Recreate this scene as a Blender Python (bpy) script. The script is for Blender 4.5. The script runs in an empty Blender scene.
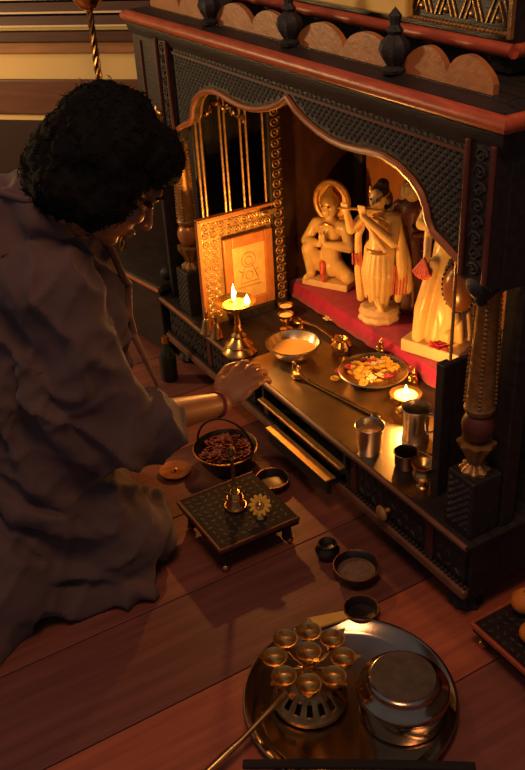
import bpy, bmesh, math, random
from mathutils import Vector, Matrix, noise
random.seed(7)
scene = bpy.context.scene
col = scene.collection
PI = math.pi

# ------------------------------------------------------------------ camera
cam_data = bpy.data.cameras.new('camera')
cam = bpy.data.objects.new('camera', cam_data); col.objects.link(cam)
cam_data.sensor_fit = 'AUTO'; cam_data.sensor_width = 36.0
cam_data.lens = 913.0 / 770.0 * 36.0
cam_data.clip_start = 0.02
_nad = Vector((92.5, -1515.0, -913.0)).normalized()          # straight down, in camera axes
_lft = Vector((-621.5, 511.0, -913.0))                         # along the shrine front, to the left
_up = -_nad
_x = (-_lft) - _up * ((-_lft).dot(_up)); _x.normalize()
_y = _up.cross(_x)
CAM = Vector((0.988, -0.981, 1.4))
cam.matrix_world = Matrix(((_x[0], _x[1], _x[2], CAM[0]), (_y[0], _y[1], _y[2], CAM[1]),
                           (_up[0], _up[1], _up[2], CAM[2]), (0, 0, 0, 1)))
scene.camera = cam

# ------------------------------------------------------------------ light
vs = scene.view_settings
vs.view_transform = 'Standard'; vs.look = 'None'; vs.gamma = 1.0; vs.exposure = 0.0
vs.use_curve_mapping = False
world = bpy.data.worlds.new('room_dusk'); scene.world = world; world.use_nodes = True
world.node_tree.nodes['Background'].inputs[0].default_value = (0.92, 0.86, 1.0, 1)
world.node_tree.nodes['Background'].inputs[1].default_value = 0.115

def point_light(name, loc, power, color, radius):
    l = bpy.data.lights.new(name, 'POINT'); l.energy = power; l.color = color; l.shadow_soft_size = radius
    o = bpy.data.objects.new(name, l); o.location = loc; col.objects.link(o)
    return o
# the room's own lamps, out of the picture: one overhead behind the photographer, one by the window wall
point_light('room_ceiling_lamp', (0.42, -0.72, 2.45), 64.0, (1.0, 0.46, 0.22), 0.32)
point_light('window_side_lamp', (-2.25, -1.35, 1.05), 60.0, (1.0, 0.62, 0.24), 0.12)

# ------------------------------------------------------------------ materials
MATS = {}
def mat(name, color=(0.5, 0.5, 0.5), rough=0.5, metal=0.0, var=0.0, vscale=20.0, bump=0.0, bscale=80.0,
        stretch=(1, 1, 1), emit=None, estr=0.0, trans=0.0, spec=0.5, sss=0.0, color2=None, sheen=0.0, ior=1.45, detail=5.0):
    m = bpy.data.materials.new(name); m.use_nodes = True
    nt = m.node_tree; b = nt.nodes['Principled BSDF']
    b.inputs['Base Color'].default_value = (*color, 1)
    b.inputs['Roughness'].default_value = rough; b.inputs['Metallic'].default_value = metal
    b.inputs['IOR'].default_value = ior
    b.inputs['Specular IOR Level'].default_value = spec
    if trans: b.inputs['Transmission Weight'].default_value = trans
    if sss:
        b.inputs['Subsurface Weight'].default_value = sss
        b.inputs['Subsurface Radius'].default_value = (0.012, 0.006, 0.003)
        b.inputs['Subsurface Scale'].default_value = 1.0
    if sheen: b.inputs['Sheen Weight'].default_value = sheen
    if emit:
        b.inputs['Emission Color'].default_value = (*emit, 1); b.inputs['Emission Strength'].default_value = estr
    tc = nt.nodes.new('ShaderNodeTexCoord'); mp = nt.nodes.new('ShaderNodeMapping')
    mp.inputs['Scale'].default_value = stretch
    nt.links.new(tc.outputs['Object'], mp.inputs['Vector'])
    if var or color2:
        n = nt.nodes.new('ShaderNodeTexNoise'); n.inputs['Scale'].default_value = vscale; n.inputs['Detail'].default_value = detail
        nt.links.new(mp.outputs['Vector'], n.inputs['Vector'])
        r = nt.nodes.new('ShaderNodeValToRGB')
        c2 = color2 or tuple(c * (1 - var) for c in color)
        r.color_ramp.elements[0].position = 0.35; r.color_ramp.elements[0].color = (*c2, 1)
        r.color_ramp.elements[1].position = 0.68; r.color_ramp.elements[1].color = (*color, 1)
        nt.links.new(n.outputs['Fac'], r.inputs['Fac']); nt.links.new(r.outputs['Color'], b.inputs['Base Color'])
    if bump:
        n2 = nt.nodes.new('ShaderNodeTexNoise'); n2.inputs['Scale'].default_value = bscale; n2.inputs['Detail'].default_value = 4
        nt.links.new(mp.outputs['Vector'], n2.inputs['Vector'])
        bp = nt.nodes.new('ShaderNodeBump'); bp.inputs['Strength'].default_value = bump; bp.inputs['Distance'].default_value = 0.004
        nt.links.new(n2.outputs['Fac'], bp.inputs['Height']); nt.links.new(bp.outputs['Normal'], b.inputs['Normal'])
    MATS[name] = m
    return m

mat('dark_wood', (0.028, 0.024, 0.024), 0.45, var=0.5, vscale=12, stretch=(1, 6, 6), bump=0.25, bscale=60)
mat('carved_wood', (0.025, 0.025, 0.026), 0.62, var=0.4, vscale=40, bump=0.4, bscale=140)
mat('red_wood', (0.50, 0.105, 0.044), 0.36, var=0.35, vscale=18, stretch=(1, 5, 5), bump=0.1)
mat('arch_trim', (0.33, 0.115, 0.045), 0.30, var=0.25, vscale=30)
mat('gold_wood', (0.44, 0.165, 0.048), 0.42, var=0.3, vscale=25, bump=0.2)
mat('lip_wood', (0.20, 0.095, 0.052), 0.4, var=0.3, vscale=25)
mat('gilt_carving', (0.36, 0.19, 0.055), 0.36, metal=0.35, var=0.4, vscale=60, bump=0.3, bscale=200)
mat('gilt_panel', (0.66, 0.42, 0.15), 0.34, metal=0.55, var=0.35, vscale=50, bump=0.3, bscale=200)
mat('interior_wood', (0.065, 0.030, 0.014), 0.22, var=0.4, vscale=10, stretch=(4, 4, 1), bump=0.1)
mat('brass', (0.78, 0.47, 0.15), 0.26, metal=1.0, var=0.25, vscale=30, bump=0.08, bscale=90)
mat('old_brass', (0.50, 0.28, 0.10), 0.36, metal=1.0, var=0.5, vscale=40, bump=0.15, bscale=120)
mat('copper', (0.42, 0.18, 0.08), 0.45, metal=1.0, var=0.4, vscale=40)
mat('steel', (0.74, 0.64, 0.50), 0.27, metal=1.0, var=0.15, vscale=25, bump=0.04, bscale=60)
mat('brushed_steel', (0.62, 0.57, 0.50), 0.32, metal=1.0, var=0.2, vscale=60, bump=0.1, bscale=160)
mat('dark_metal', (0.09, 0.07, 0.055), 0.38, metal=0.9, var=0.4, vscale=50, bump=0.1)
mat('silver_sheet', (0.46, 0.37, 0.26), 0.33, metal=1.0, var=0.25, vscale=14, bump=0.06, bscale=40)
mat('marble', (0.80, 0.57, 0.23), 0.28, var=0.16, vscale=22, sss=0.12, bump=0.05)
mat('marble_slab', (0.80, 0.60, 0.33), 0.30, var=0.15, vscale=16)
mat('dark_hair_paint', (0.05, 0.028, 0.015), 0.35)
mat('gold_paint', (0.75, 0.42, 0.10), 0.30, metal=0.55, var=0.3, vscale=60)
mat('pink_paint', (0.72, 0.11, 0.08), 0.4, var=0.3, vscale=70)
mat('purple_paint', (0.16, 0.055, 0.045), 0.42, var=0.4, vscale=60)
mat('red_cloth', (0.46, 0.008, 0.10), 0.75, var=0.3, vscale=30, bump=0.3, bscale=300, sheen=0.2)
mat('petal_yellow', (0.90, 0.55, 0.07), 0.6, var=0.25, vscale=60)
mat('petal_pink', (0.75, 0.07, 0.14), 0.6, var=0.25, vscale=60)
mat('petal_red', (0.17, 0.030, 0.026), 0.6, var=0.35, vscale=60)
mat('petal_cream', (0.85, 0.70, 0.42), 0.6, var=0.2, vscale=60)
mat('leaf', (0.07, 0.13, 0.03), 0.5, var=0.3, vscale=50)
mat('orange_peel', (0.80, 0.24, 0.03), 0.45, var=0.15, vscale=60, bump=0.2, bscale=300)
mat('thali_steel', (0.46, 0.36, 0.25), 0.17, metal=1.0, var=0.2, vscale=20, bump=0.04, bscale=50)
mat('lid_grey', (0.17, 0.14, 0.11), 0.5, metal=0.7, var=0.3, vscale=50, bump=0.15, bscale=200)
mat('strip_wood', (0.11, 0.028, 0.018), 0.45, var=0.3, vscale=20)
mat('stool_wood', (0.028, 0.016, 0.011), 0.75, var=0.4, vscale=30, bump=0.5, bscale=160, spec=0.2)
mat('post_gilt', (0.26, 0.13, 0.045), 0.5, metal=0.2, var=0.4, vscale=50)
mat('bright_brass', (0.85, 0.50, 0.15), 0.48, metal=0.85, var=0.2, vscale=30)
mat('wax', (0.86, 0.62, 0.28), 0.35, sss=0.2)
mat('oil', (0.75, 0.42, 0.08), 0.08, spec=0.6)
mat('milk_tea', (0.55, 0.32, 0.10), 0.16, var=0.12, vscale=18)
mat('flame', (1, 0.6, 0.2), 0.5, emit=(1.0, 0.66, 0.22), estr=16.0)
mat('skin', (0.34, 0.150, 0.062), 0.48, var=0.15, vscale=30, sss=0.08, bump=0.1, bscale=300)
mat('hair', (0.008, 0.008, 0.008), 0.9, var=0.4, vscale=60, spec=0.08)
mat('kurta', (0.104, 0.068, 0.066), 0.88, var=0.22, vscale=9, bump=0.35, bscale=420, sheen=0.12)
mat('kurta_trim', (0.20, 0.095, 0.055), 0.8, var=0.3, vscale=60, bump=0.3, bscale=300)
mat('trousers', (0.020, 0.013, 0.012), 0.9, bump=0.3, bscale=300)
mat('black_cloth', (0.012, 0.009, 0.008), 0.85, bump=0.3, bscale=300)
mat('lens_glass', (0.9, 0.9, 0.9), 0.05, trans=1.0)
mat('thread', (0.16, 0.02, 0.02), 0.8)
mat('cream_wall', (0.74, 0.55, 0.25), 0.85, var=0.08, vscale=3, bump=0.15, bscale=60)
mat('blind_wood', (0.09, 0.034, 0.022), 0.5, var=0.3, vscale=8, stretch=(1, 8, 8))
mat('lit_blind_edge', (0.72, 0.56, 0.38), 0.6)  # pale colour stands for light caught on the slat edges
mat('sill_wood', (0.36, 0.17, 0.07), 0.45, var=0.3, vscale=6, stretch=(1, 8, 8))
mat('skirting_wood', (0.15, 0.060, 0.030), 0.45, var=0.3, vscale=6, stretch=(1, 8, 8))
mat('skirting_and_shade', (0.030, 0.014, 0.009), 0.6, var=0.3, vscale=6)  # skirting board, and the dark sheet that shades the wall foot
mat('night_glass', (0.012, 0.012, 0.016), 0.05)
mat('subfloor', (0.012, 0.006, 0.004), 0.9)
mat('copper_panel', (0.48, 0.19, 0.055), 0.32, metal=0.2, var=0.25, vscale=40)
mat('picture_card', (0.62, 0.42, 0.14), 0.45, var=0.25, vscale=40)
mat('picture_ink', (0.30, 0.14, 0.05), 0.5)
mat('yellow_board', (0.72, 0.46, 0.10), 0.5, var=0.15, vscale=20)
mat('green_glass', (0.012, 0.022, 0.012), 0.2, spec=0.6)
mat('brown_gourd', (0.17, 0.062, 0.026), 0.28, var=0.3, vscale=25)
mat('incense_ash', (0.16, 0.10, 0.07), 0.9, var=0.3, vscale=90)

def plank_mat(name, c, c2, rough):
    m = mat(name, c, rough, color2=c2, vscale=5.5, stretch=(9, 0.55, 1), bump=0.14, bscale=18, detail=8)
    return m
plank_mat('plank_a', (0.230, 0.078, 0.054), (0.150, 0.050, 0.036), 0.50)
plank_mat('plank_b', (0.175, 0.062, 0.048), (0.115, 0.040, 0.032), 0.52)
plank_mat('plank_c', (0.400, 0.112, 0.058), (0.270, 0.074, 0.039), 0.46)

# ------------------------------------------------------------------ mesh helpers
class M:
    def __init__(s): s.v = []; s.f = []
    def add(s, vs_, fs_):
        o = len(s.v); s.v += [tuple(p) for p in vs_]; s.f += [tuple(i + o for i in f) for f in fs_]; return s
    def box(s, x0, x1, y0, y1, z0, z1):
        v = [(x0, y0, z0), (x1, y0, z0), (x1, y1, z0), (x0, y1, z0), (x0, y0, z1), (x1, y0, z1), (x1, y1, z1), (x0, y1, z1)]
        return s.add(v, [(0, 3, 2, 1), (4, 5, 6, 7), (0, 1, 5, 4), (1, 2, 6, 5), (2, 3, 7, 6), (3, 0, 4, 7)])
    def obox(s, c, ax, ay, az):           # oriented box from centre and three half-axes
        c, ax, ay, az = map(Vector, (c, ax, ay, az))
        v = [c + ax * i + ay * j + az * k for k in (-1, 1) for i, j in ((-1, -1), (1, -1), (1, 1), (-1, 1))]
        return s.add(v, [(0, 3, 2, 1), (4, 5, 6, 7), (0, 1, 5, 4), (1, 2, 6, 5), (2, 3, 7, 6), (3, 0, 4, 7)])
    def lathe(s, prof, n=24, c=(0, 0, 0), axis=None, petals=0, pamp=0.0):
        # prof: list of (r, z); closes at r == 0 ends
        c = Vector(c)
        if axis is None: ex, ey, ez = Vector((1, 0, 0)), Vector((0, 1, 0)), Vector((0, 0, 1))
        else:
            ez = Vector(axis).normalized(); t = Vector((0, 0, 1)) if abs(ez.z) < 0.9 else Vector((1, 0, 0))
            ex = ez.cross(t).normalized(); ey = ez.cross(ex)
        rings = []; v = []
        for r, z in prof:
            if r <= 1e-7: rings.append([len(v)]); v.append(c + ez * z)
            else:
                ring = []
                for k in range(n):
                    a = 2 * PI * k / n; rr = r * (1 + pamp * math.cos(petals * a)) if petals else r
                    ring.append(len(v)); v.append(c + ex * (rr * math.cos(a)) + ey * (rr * math.sin(a)) + ez * z)
                rings.append(ring)
        f = []
        for a, b in zip(rings, rings[1:]):
            if len(a) == 1 and len(b) == 1: continue
            for k in range(n):
                k2 = (k + 1) % n
                if len(a) == 1: f.append((a[0], b[k], b[k2]))
                elif len(b) == 1: f.append((a[k], b[0], a[k2]))
                else: f.append((a[k], b[k], b[k2], a[k2]))
        return s.add(v, f)
    def ell(s, c, r, n=14, m=9, ax=None):   # ellipsoid; ax = 3 orthonormal axes
        c = Vector(c); r = (r, r, r) if not hasattr(r, '__len__') else r
        A = [Vector(a) for a in ax] if ax else [Vector((1, 0, 0)), Vector((0, 1, 0)), Vector((0, 0, 1))]
        v = [c - A[2] * r[2]]; f = []
        for i in range(1, m):
            t = -PI / 2 + PI * i / m
            for k in range(n):
                a = 2 * PI * k / n
                v.append(c + A[0] * (r[0] * math.cos(t) * math.cos(a)) + A[1] * (r[1] * math.cos(t) * math.sin(a)) + A[2] * (r[2] * math.sin(t)))
        v.append(c + A[2] * r[2])
        for k in range(n):
            k2 = (k + 1) % n
            f.append((0, 1 + k2, 1 + k))
            for i in range(m - 2):
                b = 1 + i * n; f.append((b + k, b + k2, b + n + k2, b + n + k))
            b = 1 + (m - 2) * n; f.append((b + k, b + k2, len(v) - 1))
        return s.add(v, f)
    def tube(s, pts, rad, n=8, closed=False):
        pts = [Vector(p) for p in pts]; L = len(pts)
        rad = [rad] * L if not hasattr(rad, '__len__') else rad
        v = []; f = []; ref = None
        for i, p in enumerate(pts):
            if closed: d = pts[(i + 1) % L] - pts[i - 1]
            else: d = pts[min(i + 1, L - 1)] - pts[max(i - 1, 0)]
            d.normalize()
            if ref is None:
                t = Vector((0, 0, 1)) if abs(d.z) < 0.9 else Vector((1, 0, 0)); ref = d.cross(t).normalized()
            ref = (ref - d * ref.dot(d)).normalized(); b = d.cross(ref)
            for k in range(n):
                a = 2 * PI * k / n; v.append(p + (ref * math.cos(a) + b * math.sin(a)) * rad[i])
        for i in range(L if closed else L - 1):
            for k in range(n):
                k2 = (k + 1) % n; j = ((i + 1) % L) * n
                f.append((i * n + k, i * n + k2, j + k2, j + k))
        if not closed:
            f.append(tuple(range(n))[::-1]); f.append(tuple((L - 1) * n + k for k in range(n)))
        return s.add(v, f)
    def cap(s, p0, r0, p1, r1, n=14):       # rounded tapered limb
        p0, p1 = Vector(p0), Vector(p1)
        s.ell(p0, r0, n, 8); s.ell(p1, r1, n, 8)
        return s.tube([p0, p1], [r0, r1], n)
    def limb(s, pts, rad, n=14):
        for a, b, ra, rb in zip(pts, pts[1:], rad, rad[1:]): s.cap(a, ra, b, rb, n)
        return s
    def prism(s, poly, y0, y1):             # polygon in x,z extruded along y
        n = len(poly)
        v = [(x, y0, z) for x, z in poly] + [(x, y1, z) for x, z in poly]
        f = [(k, (k + 1) % n, n + (k + 1) % n, n + k) for k in range(n)]
        f += [tuple(range(n))[::-1], tuple(range(n, 2 * n))]
        return s.add(v, f)
    def torus(s, c, R, r, n=20, m=7, axis=(0, 0, 1), sx=1.0, sy=1.0):
        c = Vector(c); ez = Vector(axis).normalized(); t = Vector((0, 0, 1)) if abs(ez.z) < 0.9 else Vector((1, 0, 0))
        ex = ez.cross(t).normalized(); ey = ez.cross(ex)
        return s.tube([c + ex * (R * sx * math.cos(2 * PI * k / n)) + ey * (R * sy * math.sin(2 * PI * k / n)) for k in range(n)], r, m, closed=True)
    def move(s, d, i0=0):
        d = Vector(d); s.v = s.v[:i0] + [tuple(Vector(p) + d) for p in s.v[i0:]]; return s

def build(name, m, material, parent=None, smooth=True, bevel=0.0, ngon=False):
    me = bpy.data.meshes.new(name); me.from_pydata([tuple(p) for p in m.v], [], m.f)
    bm = bmesh.new(); bm.from_mesh(me)
    bmesh.ops.recalc_face_normals(bm, faces=bm.faces)
    if ngon: bmesh.ops.triangulate(bm, faces=[f for f in bm.faces if len(f.verts) > 4])
    bm.to_mesh(me); bm.free()
    if smooth:
        me.polygons.foreach_set('use_smooth', [True] * len(me.polygons))
        me.set_sharp_from_angle(angle=math.radians(38))
    me.materials.append(MATS[material])
    o = bpy.data.objects.new(name, me); col.objects.link(o)
    if parent is not None: o.parent = parent
    if bevel:
        b = o.modifiers.new('bevel', 'BEVEL'); b.width = bevel; b.segments = 2; b.limit_method = 'ANGLE'
    return o

def fused(name, m, material, parent=None, voxel=0.004, smooth=4, warp=None):
    """join overlapping shapes into one continuous skin"""
    me = bpy.data.meshes.new(name + '_raw'); me.from_pydata([tuple(p) for p in m.v], [], m.f)
    bm = bmesh.new(); bm.from_mesh(me); bmesh.ops.recalc_face_normals(bm, faces=bm.faces); bm.to_mesh(me); bm.free()
    t = bpy.data.objects.new(name + '_raw', me); col.objects.link(t)
    r = t.modifiers.new('remesh', 'REMESH'); r.mode = 'VOXEL'; r.voxel_size = voxel
    if smooth:
        k = t.modifiers.new('smooth', 'SMOOTH'); k.factor = 0.5; k.iterations = smooth
    dg = bpy.context.evaluated_depsgraph_get(); dg.update()
    out = bpy.data.meshes.new_from_object(t.evaluated_get(dg))
    bpy.data.objects.remove(t); bpy.data.meshes.remove(me)
    out.name = name
    if warp:
        out.update()
        nn = [v.normal.copy() for v in out.vertices]
        for v, n_ in zip(out.vertices, nn): v.co = warp(v.co.copy(), n_)
    out.polygons.foreach_set('use_smooth', [True] * len(out.polygons))
    out.materials.clear(); out.materials.append(MATS[material])
    o = bpy.data.objects.new(name, out); col.objects.link(o)
    if parent is not None: o.parent = parent
    return o

def tag(o, label=None, cat=None, group=None, kind=None):
    if label: o['label'] = label
    if cat: o['category'] = cat
    if group: o['group'] = group
    if kind: o['kind'] = kind
    return o
def thing(name, label, cat, loc=(0, 0, 0), rz=0.0, group=None):
    o = bpy.data.objects.new(name, None); o.empty_display_size = 0.05; col.objects.link(o)
    o.location = loc; o.rotation_euler = (0, 0, rz)
    return tag(o, label, cat, group)
def copy_tree(o, parent=None):
    c = o.copy(); col.objects.link(c)
    if parent is not None: c.parent = parent
    for ch in list(o.children): copy_tree(ch, c)
    return c
def dup_part(o, loc=None):
    c = o.copy(); col.objects.link(c)
    if loc is not None: c.location = loc
    for ch in list(o.children):
        d = ch.copy(); col.objects.link(d); d.parent = c
    return c

# ================================================================== SETTING
# ---- floor of wide boards running away beneath the shrine
floor = build('floor', M().box(-4.2, 2.6, -2.6, 4.0, -0.06, -0.022), 'subfloor', smooth=False)
tag(floor, 'reddish brown wide wooden floorboards', None, kind='structure')
PW = 0.25
k = 0
for i in range(-16, 10):
    x0 = -0.14 + PW * i
    if x0 > 2.3: continue
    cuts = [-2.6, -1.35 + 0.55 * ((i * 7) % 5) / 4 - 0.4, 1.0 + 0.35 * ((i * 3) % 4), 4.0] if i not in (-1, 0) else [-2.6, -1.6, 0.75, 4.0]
    for a, b in zip(cuts, cuts[1:]):
        m = M().box(x0 + 0.0014, x0 + PW - 0.0014, a + 0.001, b - 0.001, -0.022, 0)
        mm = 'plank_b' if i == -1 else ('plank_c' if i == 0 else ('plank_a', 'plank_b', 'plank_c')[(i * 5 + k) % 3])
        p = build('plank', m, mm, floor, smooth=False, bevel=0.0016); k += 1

# ---- the far wall, seen past the head: cream, with a blind, a sill and a board
wall_dir = Vector((-0.702, -0.712, 0)).normalized()
wall_n = Vector((0.712, -0.702, 0))
WO = Vector((-2.20, 0.09, 0))              # a point on the wall's front face
rot = math.atan2(-wall_dir.y, -wall_dir.x)  # local +x runs along the wall to the right, local -y faces the room
def wall_part(name, m, mt, parent=None, **kw):
    o = build(name, m, mt, parent, **kw)
    if parent is None: o.location = WO; o.rotation_euler = (0, 0, rot)
    return o
wall = wall_part('wall_back', M().box(-2.2, 2.6, 0.0, 0.1, 0, 2.6), 'cream_wall', smooth=False)
tag(wall, 'cream painted wall behind the shrine', None, kind='structure')
win = wall_part('window_1', M().box(-1.2, 1.1, -0.012, -0.002, 0.88, 2.1), 'night_glass', smooth=False)
tag(win, 'dark window behind a wooden blind', None, kind='structure')
wall_part('window_frame', M().box(-1.26, -1.2, -0.03, -0.002, 0.84, 2.15).box(1.1, 1.16, -0.03, -0.002, 0.84, 2.15).box(-1.2, 1.1, -0.03, -0.002, 2.1, 2.15),
          'sill_wood', win, smooth=False, bevel=0.004)
wall_part('window_sill', M().box(-1.3, 1.2, -0.030, -0.001, 0.795, 0.832), 'sill_wood', win, smooth=False, bevel=0.005)
blind = thing('window_blind', 'wooden slatted blind with light painted along its slat edges on the far window', 'blind', WO, rot)
wall_part('bottom_rail', M().box(-1.18, 1.08, -0.06, -0.03, 0.838, 0.872), 'blind_wood', blind, smooth=False, bevel=0.004)
sl = M()
sl.obox((0, 0, 0), (1.13, 0, 0), (0, 0.004, 0.0135), (0, 0.0012, -0.0004))
for q in range(16):
    s_ = build('slat', sl, 'blind_wood', blind, smooth=False) if q == 0 else dup_part(s_)
    s_.parent = blind; s_.location = (-0.05, -0.045, 0.905 + 0.0425 * q)
    if q == 0: e_ = build('lit_slat_edge', M().box(-1.13, 1.13, -0.006, 0.006, -0.0195, -0.0135), 'lit_blind_edge', s_, smooth=False)  # pale bar paints the lit edge of each slat
    elif not s_.children:
        d = e_.copy(); col.objects.link(d); d.parent = s_
dark_sheet = wall_part('shade_sheet', M().box(-2.2, 2.6, -0.012, -0.001, 0.0, 0.560), 'skirting_and_shade', smooth=False)  # added dark sheet, keeps the wall below the rail dark
tag(dark_sheet, 'dark sheet added as shade along the foot of the cream wall', None, kind='structure')
trim = wall_part('trim_1', M().box(-2.2, 2.6, -0.022, -0.001, 0.585, 0.706), 'skirting_wood', smooth=False, bevel=0.005)
tag(trim, 'dark wooden rail along the cream wall', None, kind='structure')

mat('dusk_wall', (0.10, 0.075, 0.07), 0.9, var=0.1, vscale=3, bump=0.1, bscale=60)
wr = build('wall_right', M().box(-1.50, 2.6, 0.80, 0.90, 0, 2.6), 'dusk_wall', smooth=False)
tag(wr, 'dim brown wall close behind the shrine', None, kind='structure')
br_ = build('baseboard_right', M().box(-1.47, 2.6, 0.785, 0.80, 0, 0.10), 'skirting_and_shade', smooth=False, bevel=0.004)
tag(br_, 'dark skirting board behind the shrine', None, kind='structure')

# ================================================================== SHRINE
SX0, SX1, SD = -1.365, 0.0, 0.56          # left end, right end, depth
ZC = 0.212                                # counter top
ZF = 0.985                                # top of the arched front
shrine = thing('shrine_cabinet', 'carved dark wooden home shrine with cusped arch, columns and drawers', 'shrine', (0, 0, 0))

def mirror_x(x): return -1.21 - x
# feet
ft = M().lathe([(0, 0), (0.028, 0), (0.036, 0.010), (0.026, 0.026), (0.036, 0.044), (0.044, 0.058), (0.044, 0.066), (0, 0.066)], 40, petals=10, pamp=0.06)
for q, (fx, fy) in enumerate(((-0.044, 0.044), (SX0 + 0.044, 0.044), (-0.044, SD - 0.05), (SX0 + 0.044, SD - 0.05))):
    if q == 0: foot = build('foot', ft, 'carved_wood', shrine)
    f_ = foot if q == 0 else dup_part(foot); f_.location = (fx, fy, 0)
# base carcass: bottom rail, back and sides, dividers
b = M().box(SX0, SX1, 0.004, SD, 0.066, 0.086)
b.box(SX0, SX0 + 0.015, 0.012, SD, 0.086, 0.19).box(SX1 - 0.015, SX1, 0.012, SD, 0.086, 0.19).box(SX0, SX1, SD - 0.02, SD, 0.086, 0.19)
build('base_carcass', b, 'dark_wood', shrine, smooth=False, bevel=0.003)
build('base_moulding', M().box(SX0 - 0.004, SX1 + 0.004, -0.010, 0.006, 0.066, 0.088), 'lip_wood', shrine, smooth=False, bevel=0.005)
bead = M()
for q in range(118): bead.ell((SX0 + 0.006 + q * 0.0116, -0.001, 0.094), 0.0048, 6, 4)
tag(build('bead_row', bead, 'carved_wood', shrine), kind='stuff')
for dx in (-0.385, -0.775, mirror_x(-0.12), -0.118):
    build('divider', M().box(dx - 0.011, dx + 0.011, 0.0, 0.03, 0.086, 0.19), 'strip_wood', shrine, smooth=False, bevel=0.003)
build('divider_post', M().lathe([(0, 0.088), (0.012, 0.088), (0.009, 0.10), (0.013, 0.125), (0.008, 0.15), (0.012, 0.19), (0, 0.19)], 10, (-0.41, 0.012, 0)), 'carved_wood', shrine)

def leaf_relief(x0, x1, z0, z1, y, step=0.02, seed=1):
    rnd = random.Random(seed); m = M()
    nx = max(1, int((x1 - x0) / step)); nz = max(1, int((z1 - z0) / step))
    for i in range(nx):
        for j in range(nz):
            cx = x0 + (i + 0.5) * (x1 - x0) / nx; cz = z0 + (j + 0.5) * (z1 - z0) / nz
            a = (PI / 4 if (i + j) % 2 else -PI / 4) + rnd.uniform(-.3, .3)
            u = Vector((math.cos(a), 0, math.sin(a))); w = Vector((-math.sin(a), 0, math.cos(a)))
            m.ell((cx, y, cz), (step * 0.52, step * 0.25, 0.0045), 7, 4, ax=(u, w, Vector((0, -1, 0))))
    return m
def drawer(x0, x1, knob_x, y=0.004, seed=1):
    d = build('drawer_front', M().box(x0, x1, y, y + 0.016, 0.092, 0.186), 'dark_wood', shrine, smooth=False, bevel=0.003)
    tag(build('leaf_carving', leaf_relief(x0 + 0.006, x1 - 0.006, 0.097, 0.181, y, 0.021, seed), 'carved_wood', d), kind='stuff')
    if knob_x is not None:
        kn = M().lathe([(0, 0), (0.006, 0), (0.005, 0.010), (0.008, 0.014), (0.017, 0.017), (0.0185, 0.021), (0.013, 0.026), (0.006, 0.028), (0, 0.028)], 16, (knob_x, y - 0.003, 0.124), axis=(0, -1, 0))
        o = build('knob', kn, 'bright_brass', d); o['label'] = 'round brass drawer knob'
drawer(-0.372, -0.131, -0.252, seed=2)
drawer(mirror_x(-0.131), mirror_x(-0.372), mirror_x(-0.252), seed=3)
drawer(-0.105, -0.012, None, seed=4)
drawer(SX0 + 0.012, mirror_x(-0.107), None, seed=5)
# the middle drawer stands pulled out, with a bright metal edge; above it a thin rail
dr = build('open_drawer', M().box(-0.698, -0.430, -0.040, -0.028, 0.068, 0.108).box(-0.693, -0.683, -0.028, 0.22, 0.090, 0.106).box(-0.445, -0.435, -0.028, 0.22, 0.090, 0.106).box(-0.693, -0.435, -0.028, 0.22, 0.0885, 0.094),
           'dark_wood', shrine, smooth=False, bevel=0.002)
o = build('metal_edge', M().box(-0.700, -0.428, -0.046, -0.018, 0.108, 0.113), 'bright_brass', dr, smooth=False, bevel=0.0015); o['label'] = 'bright metal strip along the drawer front'
build('rail', M().box(-0.770, -0.40, -0.026, -0.008, 0.150, 0.157), 'bright_brass', shrine, smooth=False, bevel=0.002)
for rx in (-0.768, -0.405): build('rail_bracket', M().box(rx, rx + 0.008, -0.012, 0.02, 0.146, 0.19), 'dark_wood', shrine, smooth=False)
# counter slab with a rounded front lip
build('counter_top', M().box(SX0 - 0.006, SX1 + 0.006, -0.014, SD, 0.19, ZC), 'dark_wood', shrine, smooth=False, bevel=0.004)
build('counter_lip', M().tube([(SX0 - 0.006, -0.012, ZC - 0.006), (SX1 + 0.006, -0.012, ZC - 0.006)], 0.0065, 10), 'lip_wood', shrine)
build('counter_lip', M().tube([(SX1 + 0.006, -0.012, ZC - 0.006), (SX1 + 0.006, SD, ZC - 0.006)], 0.0055, 10), 'dark_wood', shrine)
# plate of silver coloured sheet let into the counter front
sp = []
for (cx, cy, a0) in ((-0.19, 0.185, 0), (-0.825, 0.185, 1), (-0.825, 0.035, 2), (-0.19, 0.035, 3)):
    for q in range(7):
        a = PI / 2 * (a0 + q / 6); sp.append((cx + 0.045 * math.cos(a), cy + 0.045 * math.sin(a)))
pm = M(); n = len(sp)
pm.add([(x, y, ZC) for x, y in sp] + [(x, y, ZC + 0.003) for x, y in sp], [tuple(range(n))[::-1], tuple(range(n, 2 * n))] + [(q, (q + 1) % n, n + (q + 1) % n, n + q) for q in range(n)])
o = build('metal_sheet', pm, 'silver_sheet', shrine, smooth=False); o['label'] = 'pale metal sheet covering the counter front'
ZS = ZC + 0.003

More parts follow.
